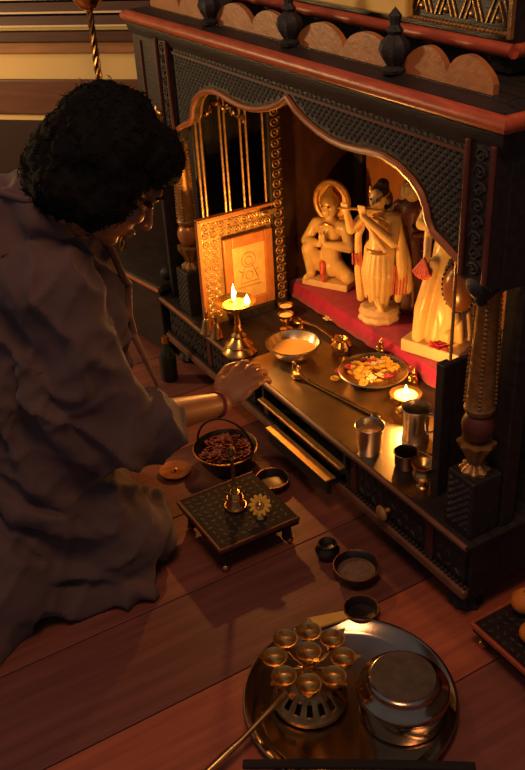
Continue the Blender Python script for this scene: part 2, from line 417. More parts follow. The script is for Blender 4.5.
# plinths, columns, pilasters
def lattice(x0, x1, z0, z1, y, step, inside=None, h=0.004):
    m = M(); j = 0; z = z0 + step / 2
    while z < z1:
        x = x0 + step / 2 + (step / 2 if j % 2 else 0)
        while x < x1 - step * 0.3:
            if inside is None or inside(x, z):
                r = step * 0.46
                m.add([(x - r, y, z), (x, y, z - r), (x + r, y, z), (x, y, z + r), (x, y - h, z)], [(0, 1, 4), (1, 2, 4), (2, 3, 4), (3, 0, 4)])
            x += step
        z += step / 2; j += 1
    return m
def column_set(cx, lit):
    x0, x1 = cx - 0.036, cx + 0.036
    pl = build('plinth', M().box(x0, x1, 0.002, 0.075, ZC, 0.345), 'dark_wood', shrine, smooth=False, bevel=0.004)
    tag(build('lattice_carving', lattice(x0 + 0.004, x1 - 0.004, ZC + 0.012, 0.335, 0.002, 0.016), 'carved_wood', pl), kind='stuff')
    sh = M().lathe([(0, 0.135), (0.026, 0.135), (0.029, 0.145), (0.025, 0.152), (0.026, 0.17), (0.019, 0.385), (0.024, 0.392), (0.026, 0.40), (0, 0.40)], 20)
    for q in range(4):
        a = PI / 4 + q * PI / 2
        for t in range(26):
            zz = 0.155 + t * 0.0088; rr = 0.0265 - 0.007 * t / 26
            sh.ell((rr * math.cos(a), rr * math.sin(a), zz), 0.0042, 6, 4)
    colm = build('column', sh, 'gilt_carving', shrine); colm.location = (cx, 0.036, 0.345)
    lo = M().lathe([(0, 0), (0.026, 0), (0.028, 0.008), (0.014, 0.02), (0.020, 0.04), (0.033, 0.062), (0.034, 0.068), (0.0, 0.07)], 56, petals=8, pamp=0.10)
    build('lotus_base', lo, 'gilt_carving', colm)
    build('bulb', M().ell((0, 0, 0.104), (0.031, 0.031, 0.036), 18, 12), 'copper_panel' if lit else 'strip_wood', colm)  # lamplight put into the colour: brighter bulb on the lit column
    return colm
column_set(-0.040, False); column_set(-1.228, True)
# square jambs behind each column
for cx in (-0.022, -1.255):
    build('jamb', M().box(cx - 0.022, cx + 0.022, 0.078, 0.112, ZC, 0.80), 'dark_wood', shrine, smooth=False, bevel=0.003)
build('back_post', M().box(-0.03, 0.0, SD - 0.04, SD, ZC, 0.97), 'dark_wood', shrine, smooth=False, bevel=0.003)

# arched front board
arch_r = [(-0.072, 0.772), (-0.112, 0.790), (-0.146, 0.803), (-0.160, 0.822), (-0.166, 0.842), (-0.180, 0.862), (-0.205, 0.880), (-0.240, 0.894), (-0.286, 0.902),
          (-0.325, 0.900), (-0.365, 0.895), (-0.409, 0.892), (-0.452, 0.894), (-0.493, 0.901), (-0.535, 0.912), (-0.575, 0.927), (-0.605, 0.946)]
arch = arch_r + [(mirror_x(x), z) for x, z in arch_r[-2::-1]]
poly = [(SX1, ZF), (SX1, 0.745), (-0.072, 0.745)] + arch + [(-1.138, 0.745), (SX0, 0.745), (SX0, ZF)]
front = build('arched_front', M().prism(poly, 0.0, 0.022), 'dark_wood', shrine, smooth=False, ngon=True)
def above_arch(x, z):
    if not (-1.138 < x < -0.072): return False
    for (xa, za), (xb, zb) in zip(arch, arch[1:]):
        if xb <= x <= xa:
            t = (x - xa) / (xb - xa) if xb != xa else 0
            return z > za + (zb - za) * t + 0.016
    return False
tag(build('lattice_carving', lattice(-1.13, -0.08, 0.78, 0.965, 0.0, 0.0165, above_arch, 0.0032), 'carved_wood', front), kind='stuff')
o = build('arch_edging', M().tube([(x, -0.003, z) for x, z in arch], 0.0068, 8), 'arch_trim', front); o['label'] = 'polished copper-brown beading along the cusped arch'
o = build('inner_edging', M().tube([(x, 0.02, z + 0.002) for x, z in arch], 0.005, 6), 'gilt_carving', front)
build('frieze_line', M().box(-1.135, -0.075, -0.004, 0.002, 0.955, 0.961), 'strip_wood', front, smooth=False)
dent = M()
for q in range(44):
    x = -1.12 + q * 0.0237
    dent.ell((x, -0.001, 0.973), (0.009, 0.004, 0.006), 8, 4)
tag(build('leaf_frieze', dent, 'carved_wood', front), kind='stuff')
# scroll-carved pilasters at both ends of the arch
def pilaster(x0, x1):
    p = build('pilaster', M().box(x0, x1, -0.008, 0.0, 0.752, ZF), 'dark_wood', shrine, smooth=False)
    for x in (x0 + 0.005, x1 - 0.005):
        build('red_strip', M().box(x - 0.005, x + 0.005, -0.016, -0.008, 0.755, ZF), 'strip_wood', p, smooth=False, bevel=0.003)
    sc = M(); cx = (x0 + x1) / 2
    for q in range(8):
        z = 0.775 + q * 0.027; s_ = 1 if q % 2 else -1
        sc.tube([(cx + s_ * 0.013 * math.cos(t / 9 * 2 * PI * 1.2) * (1 - t / 16), -0.010, z + 0.012 * math.sin(t / 9 * 2 * PI * 1.2) * (1 - t / 16)) for t in range(10)], 0.0028, 5)
        sc.ell((cx, -0.009, z), (0.005, 0.005, 0.005), 6, 4)
    tag(build('scroll_carving', sc, 'carved_wood', p), kind='stuff')
    build('drop_pendant', M().ell((cx, 0.012, 0.742), (0.030, 0.026, 0.026), 14, 8).ell((cx, 0.012, 0.716), (0.012, 0.012, 0.014), 10, 6), 'carved_wood', p)
pilaster(-0.067, 0.0); pilaster(-1.21, -1.143)
ep = build('end_panel', M().box(SX0, -1.215, -0.006, 0.0, 0.752, ZF), 'dark_wood', shrine, smooth=False, bevel=0.003)
build('red_strip', M().box(SX0 + 0.052, SX0 + 0.060, -0.012, -0.006, 0.755, ZF - 0.02), 'strip_wood', ep, smooth=False, bevel=0.002)
# gilt brackets under the arch, at the left
br = M()
rnd = random.Random(4)
for q in range(15):
    t = q / 14; x = -1.12 + 0.22 * t; z = 0.80 + 0.05 * math.sin(t * 2.2)
    br.ell((x, 0.035 + 0.02 * t, z + rnd.uniform(-.012, .012)), (0.012, 0.006, 0.006), 7, 4, ax=(Vector((math.cos(q), 0, math.sin(q))), Vector((0, 1, 0)), Vector((-math.sin(q), 0, math.cos(q)))))
build('leaf_bracket', br, 'old_brass', shrine)
build('winged_ornament', M().ell((-1.225, -0.02, 0.79), (0.010, 0.006, 0.030)).ell((-1.212, -0.02, 0.80), (0.020, 0.005, 0.008)).ell((-1.235, -0.02, 0.775), (0.008, 0.006, 0.02)), 'old_brass', shrine)

# sides, back, ceiling
build('back_panel', M().box(-1.36, -0.005, 0.545, 0.56, ZC, 0.97), 'interior_wood', shrine, smooth=False)
build('ceiling_board', M().box(SX0, SX1, 0.022, SD, 0.955, 0.97), 'dark_wood', shrine, smooth=False)
build('side_board', M().box(-0.018, 0.0, 0.022, SD, 0.735, 0.955), 'dark_wood', shrine, smooth=False, bevel=0.003)
build('side_board', M().box(SX0, SX0 + 0.018, 0.022, SD, ZC, 0.955), 'dark_wood', shrine, smooth=False, bevel=0.003)
for bx, bw in ((-1.10, 0.02), (-0.86, 0.016), (-0.33, 0.02)):
    build('back_stile', M().box(bx - bw, bx + bw, 0.528, 0.545, ZC, 0.955), 'dark_wood', shrine, smooth=False, bevel=0.004)
for bx in (-0.98, -0.55):
    build('back_inset', M().box(bx - 0.09, bx + 0.09, 0.538, 0.545, 0.30, 0.93), 'copper_panel', shrine, smooth=False)

# left screen: gilt carved surround below, rods above, flowered post
XL = -1.10
scr = build('side_screen', M().box(XL - 0.016, XL - 0.008, 0.01, 0.27, ZC, 0.525), 'gilt_panel', shrine, smooth=False)
def ring_vine(x, y0, y1, z0, z1, step, r):
    m = M()
    ny = max(1, round((y1 - y0) / step)); nz = max(1, round((z1 - z0) / step))
    for i in range(ny):
        for j in range(nz):
            c = (x, y0 + (i + .5) * (y1 - y0) / ny, z0 + (j + .5) * (z1 - z0) / nz)
            m.torus(c, r, r * 0.28, 10, 4, axis=(1, 0, 0)); m.ell(c, r * 0.42, 6, 4)
            m.ell((c[0], c[1] + step * .5, c[2] + step * .35), (0.002, r * .6, r * .3), 6, 4)
    return m
rv = ring_vine(XL - 0.006, 0.018, 0.262, 0.468, 0.515, 0.024, 0.0085)
rv2 = ring_vine(XL - 0.006, 0.018, 0.066, ZC + 0.02, 0.465, 0.024, 0.0085)
rv.add(rv2.v, rv2.f)
tag(build('vine_carving', rv, 'gilt_panel', scr), kind='stuff')
build('screen_rim', M().box(XL - 0.016, XL + 0.002, 0.004, 0.014, ZC, 0.53).box(XL - 0.016, XL + 0.002, 0.004, 0.27, 0.523, 0.532), 'copper_panel', scr, smooth=False, bevel=0.002)
post = build('flowered_post', M().box(XL - 0.02, XL, 0.236, 0.276, ZC, 0.955), 'dark_wood', shrine, smooth=False, bevel=0.003)
tag(build('flower_carving', ring_vine(XL + 0.002, 0.242, 0.270, ZC + 0.02, 0.82, 0.028, 0.0105), 'post_gilt', post), kind='stuff')
o = build('latch', M().box(XL, XL + 0.006, 0.196, 0.250, 0.498, 0.515).box(XL + 0.004, XL + 0.012, 0.205, 0.222, 0.502, 0.511), 'steel', post, smooth=False, bevel=0.002); o['label'] = 'small bright metal latch'
rd = M().lathe([(0, 0.525), (0.0032, 0.525), (0.0032, 0.955), (0, 0.955)], 8)
for q, ry in enumerate((0.030, 0.043, 0.100, 0.113, 0.158, 0.175, 0.226)):
    if q == 0: rod0 = build('rod', rd, 'gilt_panel', shrine)
    r_ = rod0 if q == 0 else dup_part(rod0); r_.location = (XL - 0.008, ry, 0)
build('side_panel', M().box(XL - 0.075, XL - 0.063, 0.276, 0.545, ZC, 0.955).box(XL - 0.075, XL - 0.008, 0.270, 0.278, ZC, 0.955), 'interior_wood', shrine, smooth=False)
# right screen: low dark framed panel with rods above
XR = -0.162
build('side_screen', M().box(XR, XR + 0.014, 0.045, 0.30, ZC, 0.52).box(XR - 0.006, XR + 0.018, 0.040, 0.066, ZC, 0.522), 'dark_wood', shrine, smooth=False, bevel=0.003)
for ry in (0.064, 0.16, 0.255):
    r_ = dup_part(rod0); r_.parent = shrine; r_.location = (XR + 0.007, ry, 0)

# crown moulding
cx0, cx1 = SX0 - 0.012, SX1 + 0.020
def ledge(name, prof, mt, side=True):
    # prof (out, z) swept along the front and down the right side with a mitred corner
    n = len(prof); v = []; f = []
    for q in range(3):
        for o_, z in prof:
            v.append([(SX0 - o_, -o_, z), (SX1 + o_, -o_, z), (SX1 + o_, SD, z)][q])
    for q in range(2):
        for k in range(n):
            k2 = (k + 1) % n; f.append((q * n + k, q * n + k2, (q + 1) * n + k2, (q + 1) * n + k))
    f += [tuple(range(n)), tuple(range(2 * n, 3 * n))[::-1]]
    return build(name, M().add(v, f), mt, shrine)
ledge('crown_cove', [(-0.02, 0.97), (0.004, 0.97), (0.010, 0.985), (0.014, 1.0), (0.014, 1.004), (-0.02, 1.004)], 'dark_wood')
o = ledge('crown_bar', [(-0.02, 1.004)] + [(0.010 + 0.0135 * math.cos(a), 1.018 + 0.0135 * math.sin(a)) for a in [(-90 + q * 20) * PI / 180 for q in range(10)]] + [(-0.02, 1.032)], 'red_wood')
o['label'] = 'rounded glossy reddish crown bar'
ledge('crown_slope', [(0.006, 1.032), (-0.034, 1.040), (-0.034, 1.03), (0.0, 1.028)], 'dark_wood')
build('roof_board', M().box(SX0 + 0.03, SX1 - 0.03, 0.03, SD, 1.028, 1.040), 'dark_wood', shrine, smooth=False)
# scalloped parapet boards between turned finials
def scallop(x0, x1, base, top):
    pts = [(x0, base)]
    N = 36
    for q in range(N + 1):
        t = q / N; w = abs(math.sin(t * PI * 2)) ** 0.6
        pts.append((x0 + (x1 - x0) * t, base + (top - base) * (0.30 + 0.70 * w * (0.72 + 0.28 * math.sin(t * PI)))))
    pts.append((x1, base)); return pts
fin_x = (-0.970, -0.630, -0.296)
ends = [-1.33] + list(fin_x) + [-0.055]
for a, b_ in zip(ends, ends[1:]):
    build('parapet_board', M().prism(scallop(a + 0.012, b_ - 0.012, 1.039, 1.094), 0.036, 0.048), 'gold_wood', shrine, smooth=False, ngon=True)
for q, x in enumerate(fin_x):
    fm = M().lathe([(0, 1.044), (0.020, 1.044), (0.022, 1.050), (0.012, 1.056), (0.020, 1.068), (0.026, 1.082), (0.022, 1.096), (0.010, 1.106), (0.014, 1.112), (0.008, 1.122), (0.011, 1.136), (0, 1.150)], 16, (0, 0, 0), petals=8, pamp=0.07)
    if q == 0: fin0 = build('finial', fm, 'carved_wood', shrine)
    f_ = fin0 if q == 0 else dup_part(fin0); f_.location = (x, 0.024, -0.004)
# upper tier
build('upper_tier', M().box(-1.08, -0.135, 0.135, 0.50, 1.044, 1.30), 'dark_wood', shrine, smooth=False, bevel=0.003)
o = build('tier_moulding', M().tube([(-1.095, 0.127, 1.083), (-0.122, 0.127, 1.083)], 0.0115, 10).tube([(-0.122, 0.127, 1.083), (-0.122, 0.5, 1.083)], 0.0115, 10), 'red_wood', shrine)
tb = M()
for q in range(26): tb.ell((-0.385 + q * 0.0098, 0.132, 1.106), 0.0046, 6, 4)
for q in range(60): tb.ell((-1.07 + q * 0.0098, 0.132, 1.106), 0.0046, 6, 4) if q * 0.0098 < 0.36 else None
tag(build('gilt_beads', tb, 'gilt_carving', shrine), kind='stuff')
tri = M()
for q in range(4):
    x = -0.36 + q * 0.064
    for s_ in (1.0, 0.55):
        tri.tube([(x - 0.028 * s_, 0.134, 1.118), (x, 0.134, 1.118 + 0.062 * s_), (x + 0.028 * s_, 0.134, 1.118)], 0.0024, 5)
    tri.ell((x, 0.134, 1.128), (0.006, 0.004, 0.008), 6, 4)
tag(build('pointed_carving', tri, 'old_brass', shrine), kind='stuff')
build('tier_strip', M().box(-0.141, -0.133, 0.127, 0.135, 1.10, 1.30), 'gilt_carving', shrine, smooth=False)
build('yellow_board', M().box(-0.75, -0.385, 0.118, 0.136, 1.104, 1.155), 'yellow_board', shrine, smooth=False, bevel=0.004)

# ================================================================== IDOLS
# red cloth over a low step at the back of the shrine
cl = M()
nx, ny = 30, 10
def cloth_z(u, v): return 0.2525 + 0.0012 * math.sin(u * 23) * math.sin(v * 9)
vv = []; ff = []
X0, X1, Y0, Y1 = -1.158, -0.335, 0.325, 0.54
rows = [('front', ZC + 0.002, Y0 - 0.012)] + [('top', None, Y0 + (Y1 - Y0) * j / ny) for j in range(ny + 1)]
for nme, z, y in rows:
    for i in range(nx + 1):
        u = i / nx; x = X0 + (X1 - X0) * u
        if nme == 'front': vv.append((x, y - 0.006 * math.sin(u * 41) ** 2, z))
        else: vv.append((x, y, cloth_z(u * 3, (y - Y0) * 9)))
for j in range(len(rows) - 1):
    for i in range(nx):
        a = j * (nx + 1) + i; ff.append((a, a + 1, a + nx + 2, a + nx + 1))
b0 = len(vv)
cl.add(vv, ff)
cloth = build('red_cloth', cl, 'red_cloth')
sm = cloth.modifiers.new('thickness', 'SOLIDIFY'); sm.thickness = 0.002; sm.offset = -1
tag(cloth, 'crimson cloth spread under the marble idols', 'cloth')
build('idol_step', M().box(-1.155, -0.34, 0.33, 0.535, ZC, 0.2495), 'dark_wood', shrine, smooth=False)
ZI = 0.2537

def idol(name, label, loc, rz): return thing(name, label, 'idol', loc, rz)

# --- kneeling idol with folded hands and halo
h = idol('kneeling_idol', 'marble idol kneeling with folded hands and a halo on a slab', (-1.066, 0.410, ZI), 0.50); h.scale = (0.90, 0.90, 1.0)
build('slab', M().box(-0.082, 0.082, -0.052, 0.048, 0, 0.020), 'marble_slab', h, smooth=False, bevel=0.004)
m = M()
m.ell((0, 0, 0.055), (0.048, 0.040, 0.034)); m.limb([(0, 0, 0.06), (0, -0.002, 0.12), (0, 0, 0.165)], [0.036, 0.031, 0.042])
m.cap((-0.045, 0, 0.178), 0.021, (0.045, 0, 0.178), 0.021); m.cap((0, 0, 0.18), 0.016, (0, -0.004, 0.215), 0.015)
m.ell((0, -0.006, 0.238), (0.028, 0.030, 0.033)); m.ell((0, -0.032, 0.228), (0.014, 0.012, 0.012))
for s_ in (-1, 1):
    m.limb([(s_ * 0.052, 0, 0.178), (s_ * 0.078, -0.022, 0.130), (s_ * 0.012, -0.056, 0.140)], [0.019, 0.017, 0.011])
    m.ell((s_ * 0.006, -0.060, 0.156), (0.006, 0.008, 0.022))
m.limb([(-0.03, -0.005, 0.058), (-0.062, -0.040, 0.112), (-0.058, -0.030, 0.034)], [0.026, 0.022, 0.015]); m.cap((-0.058, -0.03, 0.028), 0.012, (-0.064, -0.058, 0.027), 0.009)
m.limb([(0.03, -0.005, 0.052), (0.080, -0.038, 0.044), (0.045, 0.028, 0.034)], [0.027, 0.022, 0.014]); m.cap((0.045, 0.028, 0.034), 0.012, (0.02, 0.038, 0.03), 0.009)
fused('figure', m, 'marble', h, 0.0028, 4)
build('halo', M().torus((0, 0.012, 0.245), 0.058, 0.0085, 28, 8, axis=(0, 1, 0)).lathe([(0, 0), (0.056, 0), (0.056, 0.004), (0, 0.004)], 28, (0, 0.014, 0.245), axis=(0, 1, 0)), 'gold_paint', h)
build('crown', M().lathe([(0.0305, 0.246), (0.033, 0.250), (0.031, 0.262), (0.020, 0.276), (0.010, 0.284), (0.005, 0.294), (0, 0.298)], 16, (0, -0.004, 0)), 'gold_paint', h)
build('loincloth', M().limb([(-0.012, -0.036, 0.070), (-0.006, -0.050, 0.045), (-0.002, -0.052, 0.026)], [0.011, 0.009, 0.007]), 'pink_paint', h)
build('necklace', M().torus((0, -0.018, 0.176), 0.026, 0.003, 20, 5, axis=(0, 0.7, 0.7)), 'gold_paint', h)
build('eyes', M().ell((-0.011, -0.0345, 0.244), (0.005, 0.002, 0.003), 8, 5).ell((0.011, -0.0345, 0.244), (0.005, 0.002, 0.003), 8, 5), 'dark_hair_paint', h)

# --- flute player
kx = idol('flute_player_idol', 'standing marble idol with dark hair raising a flute to its lips', (-0.803, 0.388, ZI), 0.50); kx.scale = (0.86, 0.9, 0.91)
kb = M().lathe([(0, 0), (0.062, 0), (0.066, 0.008), (0.058, 0.018), (0.064, 0.030), (0.052, 0.040), (0, 0.042)], 28, petals=10, pamp=0.05)
build('lotus_stand', kb, 'marble_slab', kx)
m = M()
m.limb([(0.020, 0, 0.215), (0.024, -0.008, 0.13), (0.016, 0, 0.05)], [0.032, 0.025, 0.015]); m.cap((0.016, 0, 0.046), 0.012, (0.018, -0.034, 0.045), 0.009)
m.limb([(-0.020, 0, 0.215), (-0.022, -0.022, 0.13), (0.012, -0.028, 0.06)], [0.032, 0.025, 0.014]); m.cap((0.012, -0.028, 0.06), 0.011, (0.028, -0.044, 0.046), 0.008)
m.ell((0, 0, 0.222), (0.047, 0.036, 0.036)); m.limb([(0, 0, 0.225), (-0.004, -0.002, 0.262), (0, 0, 0.305)], [0.036, 0.030, 0.036])
m.cap((-0.042, 0, 0.318), 0.019, (0.042, 0, 0.318), 0.019); m.cap((0, 0, 0.32), 0.015, (-0.004, -0.004, 0.352), 0.0145)
m.ell((-0.006, -0.008, 0.374), (0.026, 0.029, 0.032)); m.ell((-0.010, -0.036, 0.366), (0.005, 0.006, 0.006)); m.ell((-0.008, -0.03, 0.354), (0.011, 0.009, 0.008))
m.limb([(-0.048, 0, 0.318), (-0.086, -0.024, 0.275), (-0.088, -0.050, 0.335)], [0.0165, 0.0145, 0.010])
m.limb([(0.048, 0, 0.318), (0.062, -0.042, 0.262), (-0.030, -0.060, 0.335)], [0.0165, 0.0145, 0.010])
for hx in (-0.088, -0.032):
    m.ell((hx, -0.056, 0.345), (0.013, 0.009, 0.013))
    for q in range(4): m.cap((hx - 0.010 + q * 0.0065, -0.060, 0.350), 0.0034, (hx - 0.010 + q * 0.0065, -0.064, 0.366), 0.003, 8)
fused('figure', m, 'marble', kx, 0.0026, 3)
m = M()   # wrapped lower garment with pleats
for q in range(9):
    a = -PI / 2 + (q - 4) * 0.32
    m.limb([(0.040 * math.cos(a), 0.030 * math.sin(a), 0.215), (0.050 * math.cos(a), 0.042 * math.sin(a), 0.15), (0.040 * math.cos(a), 0.036 * math.sin(a), 0.068 + 0.010 * (q % 3))], [0.010, 0.011, 0.009], 8)
fused('lower_garment', m, 'marble', kx, 0.0026, 3)
m = M()   # long stole falling from the shoulder on either side
m.limb([(0.048, 0.006, 0.325), (0.064, 0.004, 0.26), (0.076, -0.002, 0.17), (0.066, -0.008, 0.075)], [0.012, 0.014, 0.022, 0.012], 10)
m.limb([(0.05, 0.012, 0.31), (0.082, 0.010, 0.19), (0.088, 0.006, 0.11)], [0.009, 0.016, 0.02], 10)
m.limb([(-0.045, 0.01, 0.325), (-0.074, 0.0, 0.25), (-0.070, -0.006, 0.14), (-0.058, -0.016, 0.06)], [0.011, 0.011, 0.013, 0.012], 10)
fused('stole', m, 'marble', kx, 0.0026, 3)
m = M()
for q in range(5): m.tube([(0.060 + q * 0.008, -0.020 + q * 0.003, 0.185), (0.060 + q * 0.009, -0.026 + q * 0.003, 0.14), (0.056 + q * 0.009, -0.024 + q * 0.003, 0.095)], 0.0028, 5)
for q in range(4): m.tube([(-0.085 + q * 0.01, -0.018, 0.20), (-0.082 + q * 0.01, -0.022, 0.165)], 0.0026, 5)
tag(build('painted_stripes', m, 'pink_paint', kx), kind='stuff')
build('flute', M().tube([(0.030, -0.052, 0.357), (-0.108, -0.064, 0.351)], 0.0045, 8), 'gold_paint', kx)
m = M().ell((-0.004, 0.004, 0.388), (0.0285, 0.029, 0.026)).ell((0, 0.010, 0.408), (0.020, 0.020, 0.018)).ell((0.0, 0.024, 0.362), (0.028, 0.016, 0.034))
fused('hair', m, 'dark_hair_paint', kx, 0.003, 3)
build('crown_band', M().torus((-0.005, -0.003, 0.388), 0.0285, 0.0042, 22, 6, axis=(0, -0.25, 1)).ell((-0.024, -0.022, 0.400), (0.004, 0.003, 0.012)), 'gold_paint', kx)
build('necklace', M().torus((-0.001, -0.016, 0.312), 0.026, 0.003, 20, 5, axis=(0, 0.7, 0.7)).torus((-0.001, -0.022, 0.295), 0.032, 0.0026, 20, 5, axis=(0, 0.9, 0.45)), 'gold_paint', kx)
build('waistband', M().torus((0, -0.001, 0.222), 0.043, 0.005, 22, 6, sx=1.0, sy=0.86), 'gold_paint', kx)
build('sash', M().limb([(-0.03, -0.034, 0.305), (0.0, -0.037, 0.268), (0.032, -0.035, 0.23)], [0.006, 0.006, 0.006], 8), 'marble_slab', kx)
build('eyes', M().ell((-0.016, -0.0345, 0.378), (0.0045, 0.002, 0.0028), 8, 5).ell((0.004, -0.0355, 0.378), (0.0045, 0.002, 0.0028), 8, 5), 'dark_hair_paint', kx)

def robed(root, hgt, robe, veil, s):
    """standing robed woman, local base at 0"""
    m = M()
    m.limb([(0, 0, 0.02), (0, 0, 0.12), (0, 0, 0.22)], [0.058, 0.050, 0.040]); m.limb([(0, 0, 0.22), (0, 0, 0.27), (0, 0, 0.315)], [0.036, 0.031, 0.036])
    m.cap((-0.040, 0, 0.325), 0.018, (0.040, 0, 0.325), 0.018)
    for q in range(12):
        a = 2 * PI * q / 12
        m.limb([(0.034 * math.cos(a), 0.028 * math.sin(a), 0.22), (0.062 * math.cos(a), 0.052 * math.sin(a), 0.02)], [0.006, 0.012], 7)
    m.limb([(-0.048, 0, 0.322), (-0.068, -0.022, 0.265), (-0.030, -0.055, 0.275)], [0.016, 0.014, 0.010])
    m.limb([(0.048, 0, 0.322), (0.070, -0.022, 0.262), (0.034, -0.055, 0.262)], [0.016, 0.014, 0.010])
    m.v = [tuple(c * s for c in p) for p in m.v]
    return m
# --- companion in a dark robe and pale veil, behind
rd_ = idol('veiled_idol', 'idol in dark robe and pale gold veil standing behind the flute player', (-0.800, 0.490, ZI), 0.45); rd_.scale = (0.82,) * 3
m = robed(rd_, 0.44, None, None, 1.10); fused('robe', m, 'purple_paint', rd_, 0.003, 3)
m = M().cap((0, 0, 0.355), 0.016, (0, -0.004, 0.39), 0.016); m.ell((0, -0.008, 0.412), (0.028, 0.030, 0.034)); m.ell((0, -0.036, 0.404), (0.005, 0.006, 0.006))
fused('head', m, 'marble', rd_, 0.003, 2)
m = M().ell((0, 0.008, 0.424), (0.037, 0.036, 0.036)); m.limb([(-0.026, 0.004, 0.42), (-0.040, 0.006, 0.37)], [0.016, 0.013]); m.limb([(0.026, 0.004, 0.42), (0.040, 0.008, 0.36), (0.052, 0.01, 0.25)], [0.016, 0.015, 0.012]); m.cap((0, 0.02, 0.42), 0.026, (0, 0.03, 0.33), 0.022)
fused('veil', m, 'marble', rd_, 0.003, 3)
m = M()
for q in range(20): m.ell((0.066 - 0.012 * math.sin(q / 4), -0.026 - 0.012 * (q % 2), 0.30 - q * 0.014), 0.0042, 6, 4)
build('gold_border', m, 'gold_paint', rd_)
build('hair_parting', M().ell((0, -0.018, 0.440), (0.022, 0.018, 0.012)), 'gold_paint', rd_)
# --- tall white-robed idol with a gourd lute
mr = idol('lute_player_idol', 'tall white robed idol holding a brown gourd lute on a marble slab', (-0.560, 0.412, ZI), 0.35)
build('slab', M().box(-0.090, 0.075, -0.068, 0.052, 0, 0.034), 'marble_slab', mr, smooth=False, bevel=0.004)
m = robed(mr, 0.5, None, None, 1.12)
m.v = [(x * 0.9, y * 0.9, z + 0.034) for x, y, z in m.v]
m.limb([(-0.016, -0.044, 0.25), (-0.040, -0.056, 0.13), (-0.046, -0.058, 0.05)], [0.016, 0.018, 0.016], 10)
m.limb([(0.02, -0.03, 0.2), (0.045, -0.045, 0.12), (0.025, -0.055, 0.085)], [0.02, 0.018, 0.008], 10)
fused('robe', m, 'marble', mr, 0.003, 3)
m = M().cap((0, 0, 0.39), 0.017, (0, -0.004, 0.43), 0.017); m.ell((0, -0.008, 0.452), (0.029, 0.031, 0.036)); m.ell((0, -0.038, 0.444), (0.005, 0.006, 0.007))
fused('head', m, 'marble', mr, 0.003, 2)
m = M().ell((0, 0.010, 0.462), (0.036, 0.034, 0.038)); m.limb([(-0.030, 0.0, 0.45), (-0.048, -0.006, 0.38), (-0.052, -0.016, 0.30), (-0.046, -0.03, 0.23)], [0.012, 0.012, 0.011, 0.010], 10); m.limb([(0.03, 0.0, 0.45), (0.05, 0.0, 0.38)], [0.012, 0.012], 10)
fused('veil', m, 'marble_slab', mr, 0.003, 3)
m = M()
for q in range(7):
    a = (q - 3) * 0.24
    m.limb([(-0.036, -0.058, 0.262), (-0.036 + 0.030 * math.sin(a), -0.066, 0.262 - 0.045 * math.cos(a))], [0.003, 0.007], 7)
build('pink_tassel', m, 'pink_paint', mr)
lute = build('gourd_lute', M().ell((0.056, -0.050, 0.205), (0.042, 0.028, 0.062), 20, 12).cap((0.058, -0.045, 0.26), 0.010, (0.075, -0.02, 0.46), 0.008, 8), 'brown_gourd', mr)
m = M()
for q in range(30):
    a = 2 * PI * q / 30; m.ell((0.056 + 0.043 * math.cos(a), -0.052, 0.205 + 0.063 * math.sin(a)), 0.005, 6, 4)
tag(build('beaded_rim', m, 'dark_wood', lute), kind='stuff')

# ================================================================== FLOWERS (shared meshes)
def flower_mesh(name, mt, r, petals=9, layers=3):
    m = M()
    for L in range(layers):
        rr = r * (1 - 0.26 * L); tilt = 0.25 + 0.42 * L
        for q in range(petals):
            a = 2 * PI * (q + 0.5 * (L % 2)) / petals
            u = Vector((math.cos(a) * math.cos(tilt), math.sin(a) * math.cos(tilt), math.sin(tilt)))
            w = Vector((-math.sin(a), math.cos(a), 0)); nrm = u.cross(w)
            m.ell(Vector((0, 0, r * 0.16)) + u * rr * 0.55, (rr * 0.5, rr * 0.30, rr * 0.09), 6, 4, ax=(u, w, nrm))
    m.ell((0, 0, r * 0.32), r * 0.26, 7, 5)
    o = build(name, m, mt); me = o.data; bpy.data.objects.remove(o)
    return me
FL = {'y': flower_mesh('marigold', 'petal_yellow', 0.016), 'p': flower_mesh('pink_flower', 'petal_pink', 0.016, 7, 2),
      'r': flower_mesh('red_flower', 'petal_red', 0.019, 8, 3), 'c': flower_mesh('cream_flower', 'petal_cream', 0.015, 6, 2)}
NM = {'y': 'marigold', 'p': 'pink_flower', 'r': 'red_flower', 'c': 'cream_flower'}
def flower(kind, loc, label, group=None, s=1.0, tilt=(0, 0)):
    o = bpy.data.objects.new(NM[kind], FL[kind]); col.objects.link(o)
    o.location = loc; o.scale = (s, s, s); o.rotation_euler = (tilt[0], tilt[1], random.uniform(0, 6.28))
    return tag(o, label, 'flower', group)

# ================================================================== THINGS ON THE COUNTER
def flame(parent, loc, hgt, r, name='flame', lean=0.0):
    m = M()
    pts = []
    for q in range(9):
        t = q / 8; pts.append((loc[0] + lean * t * t, loc[1], loc[2] + hgt * t))
    rad = [r * max(0.06, (math.sin(PI * min(1, (t / 8) ** 0.6)) * (1 - 0.25 * t / 8)) if t else 0.3) for t in range(9)]
    m.tube(pts, rad, 10)
    o = build(name, m, 'flame', parent); return o
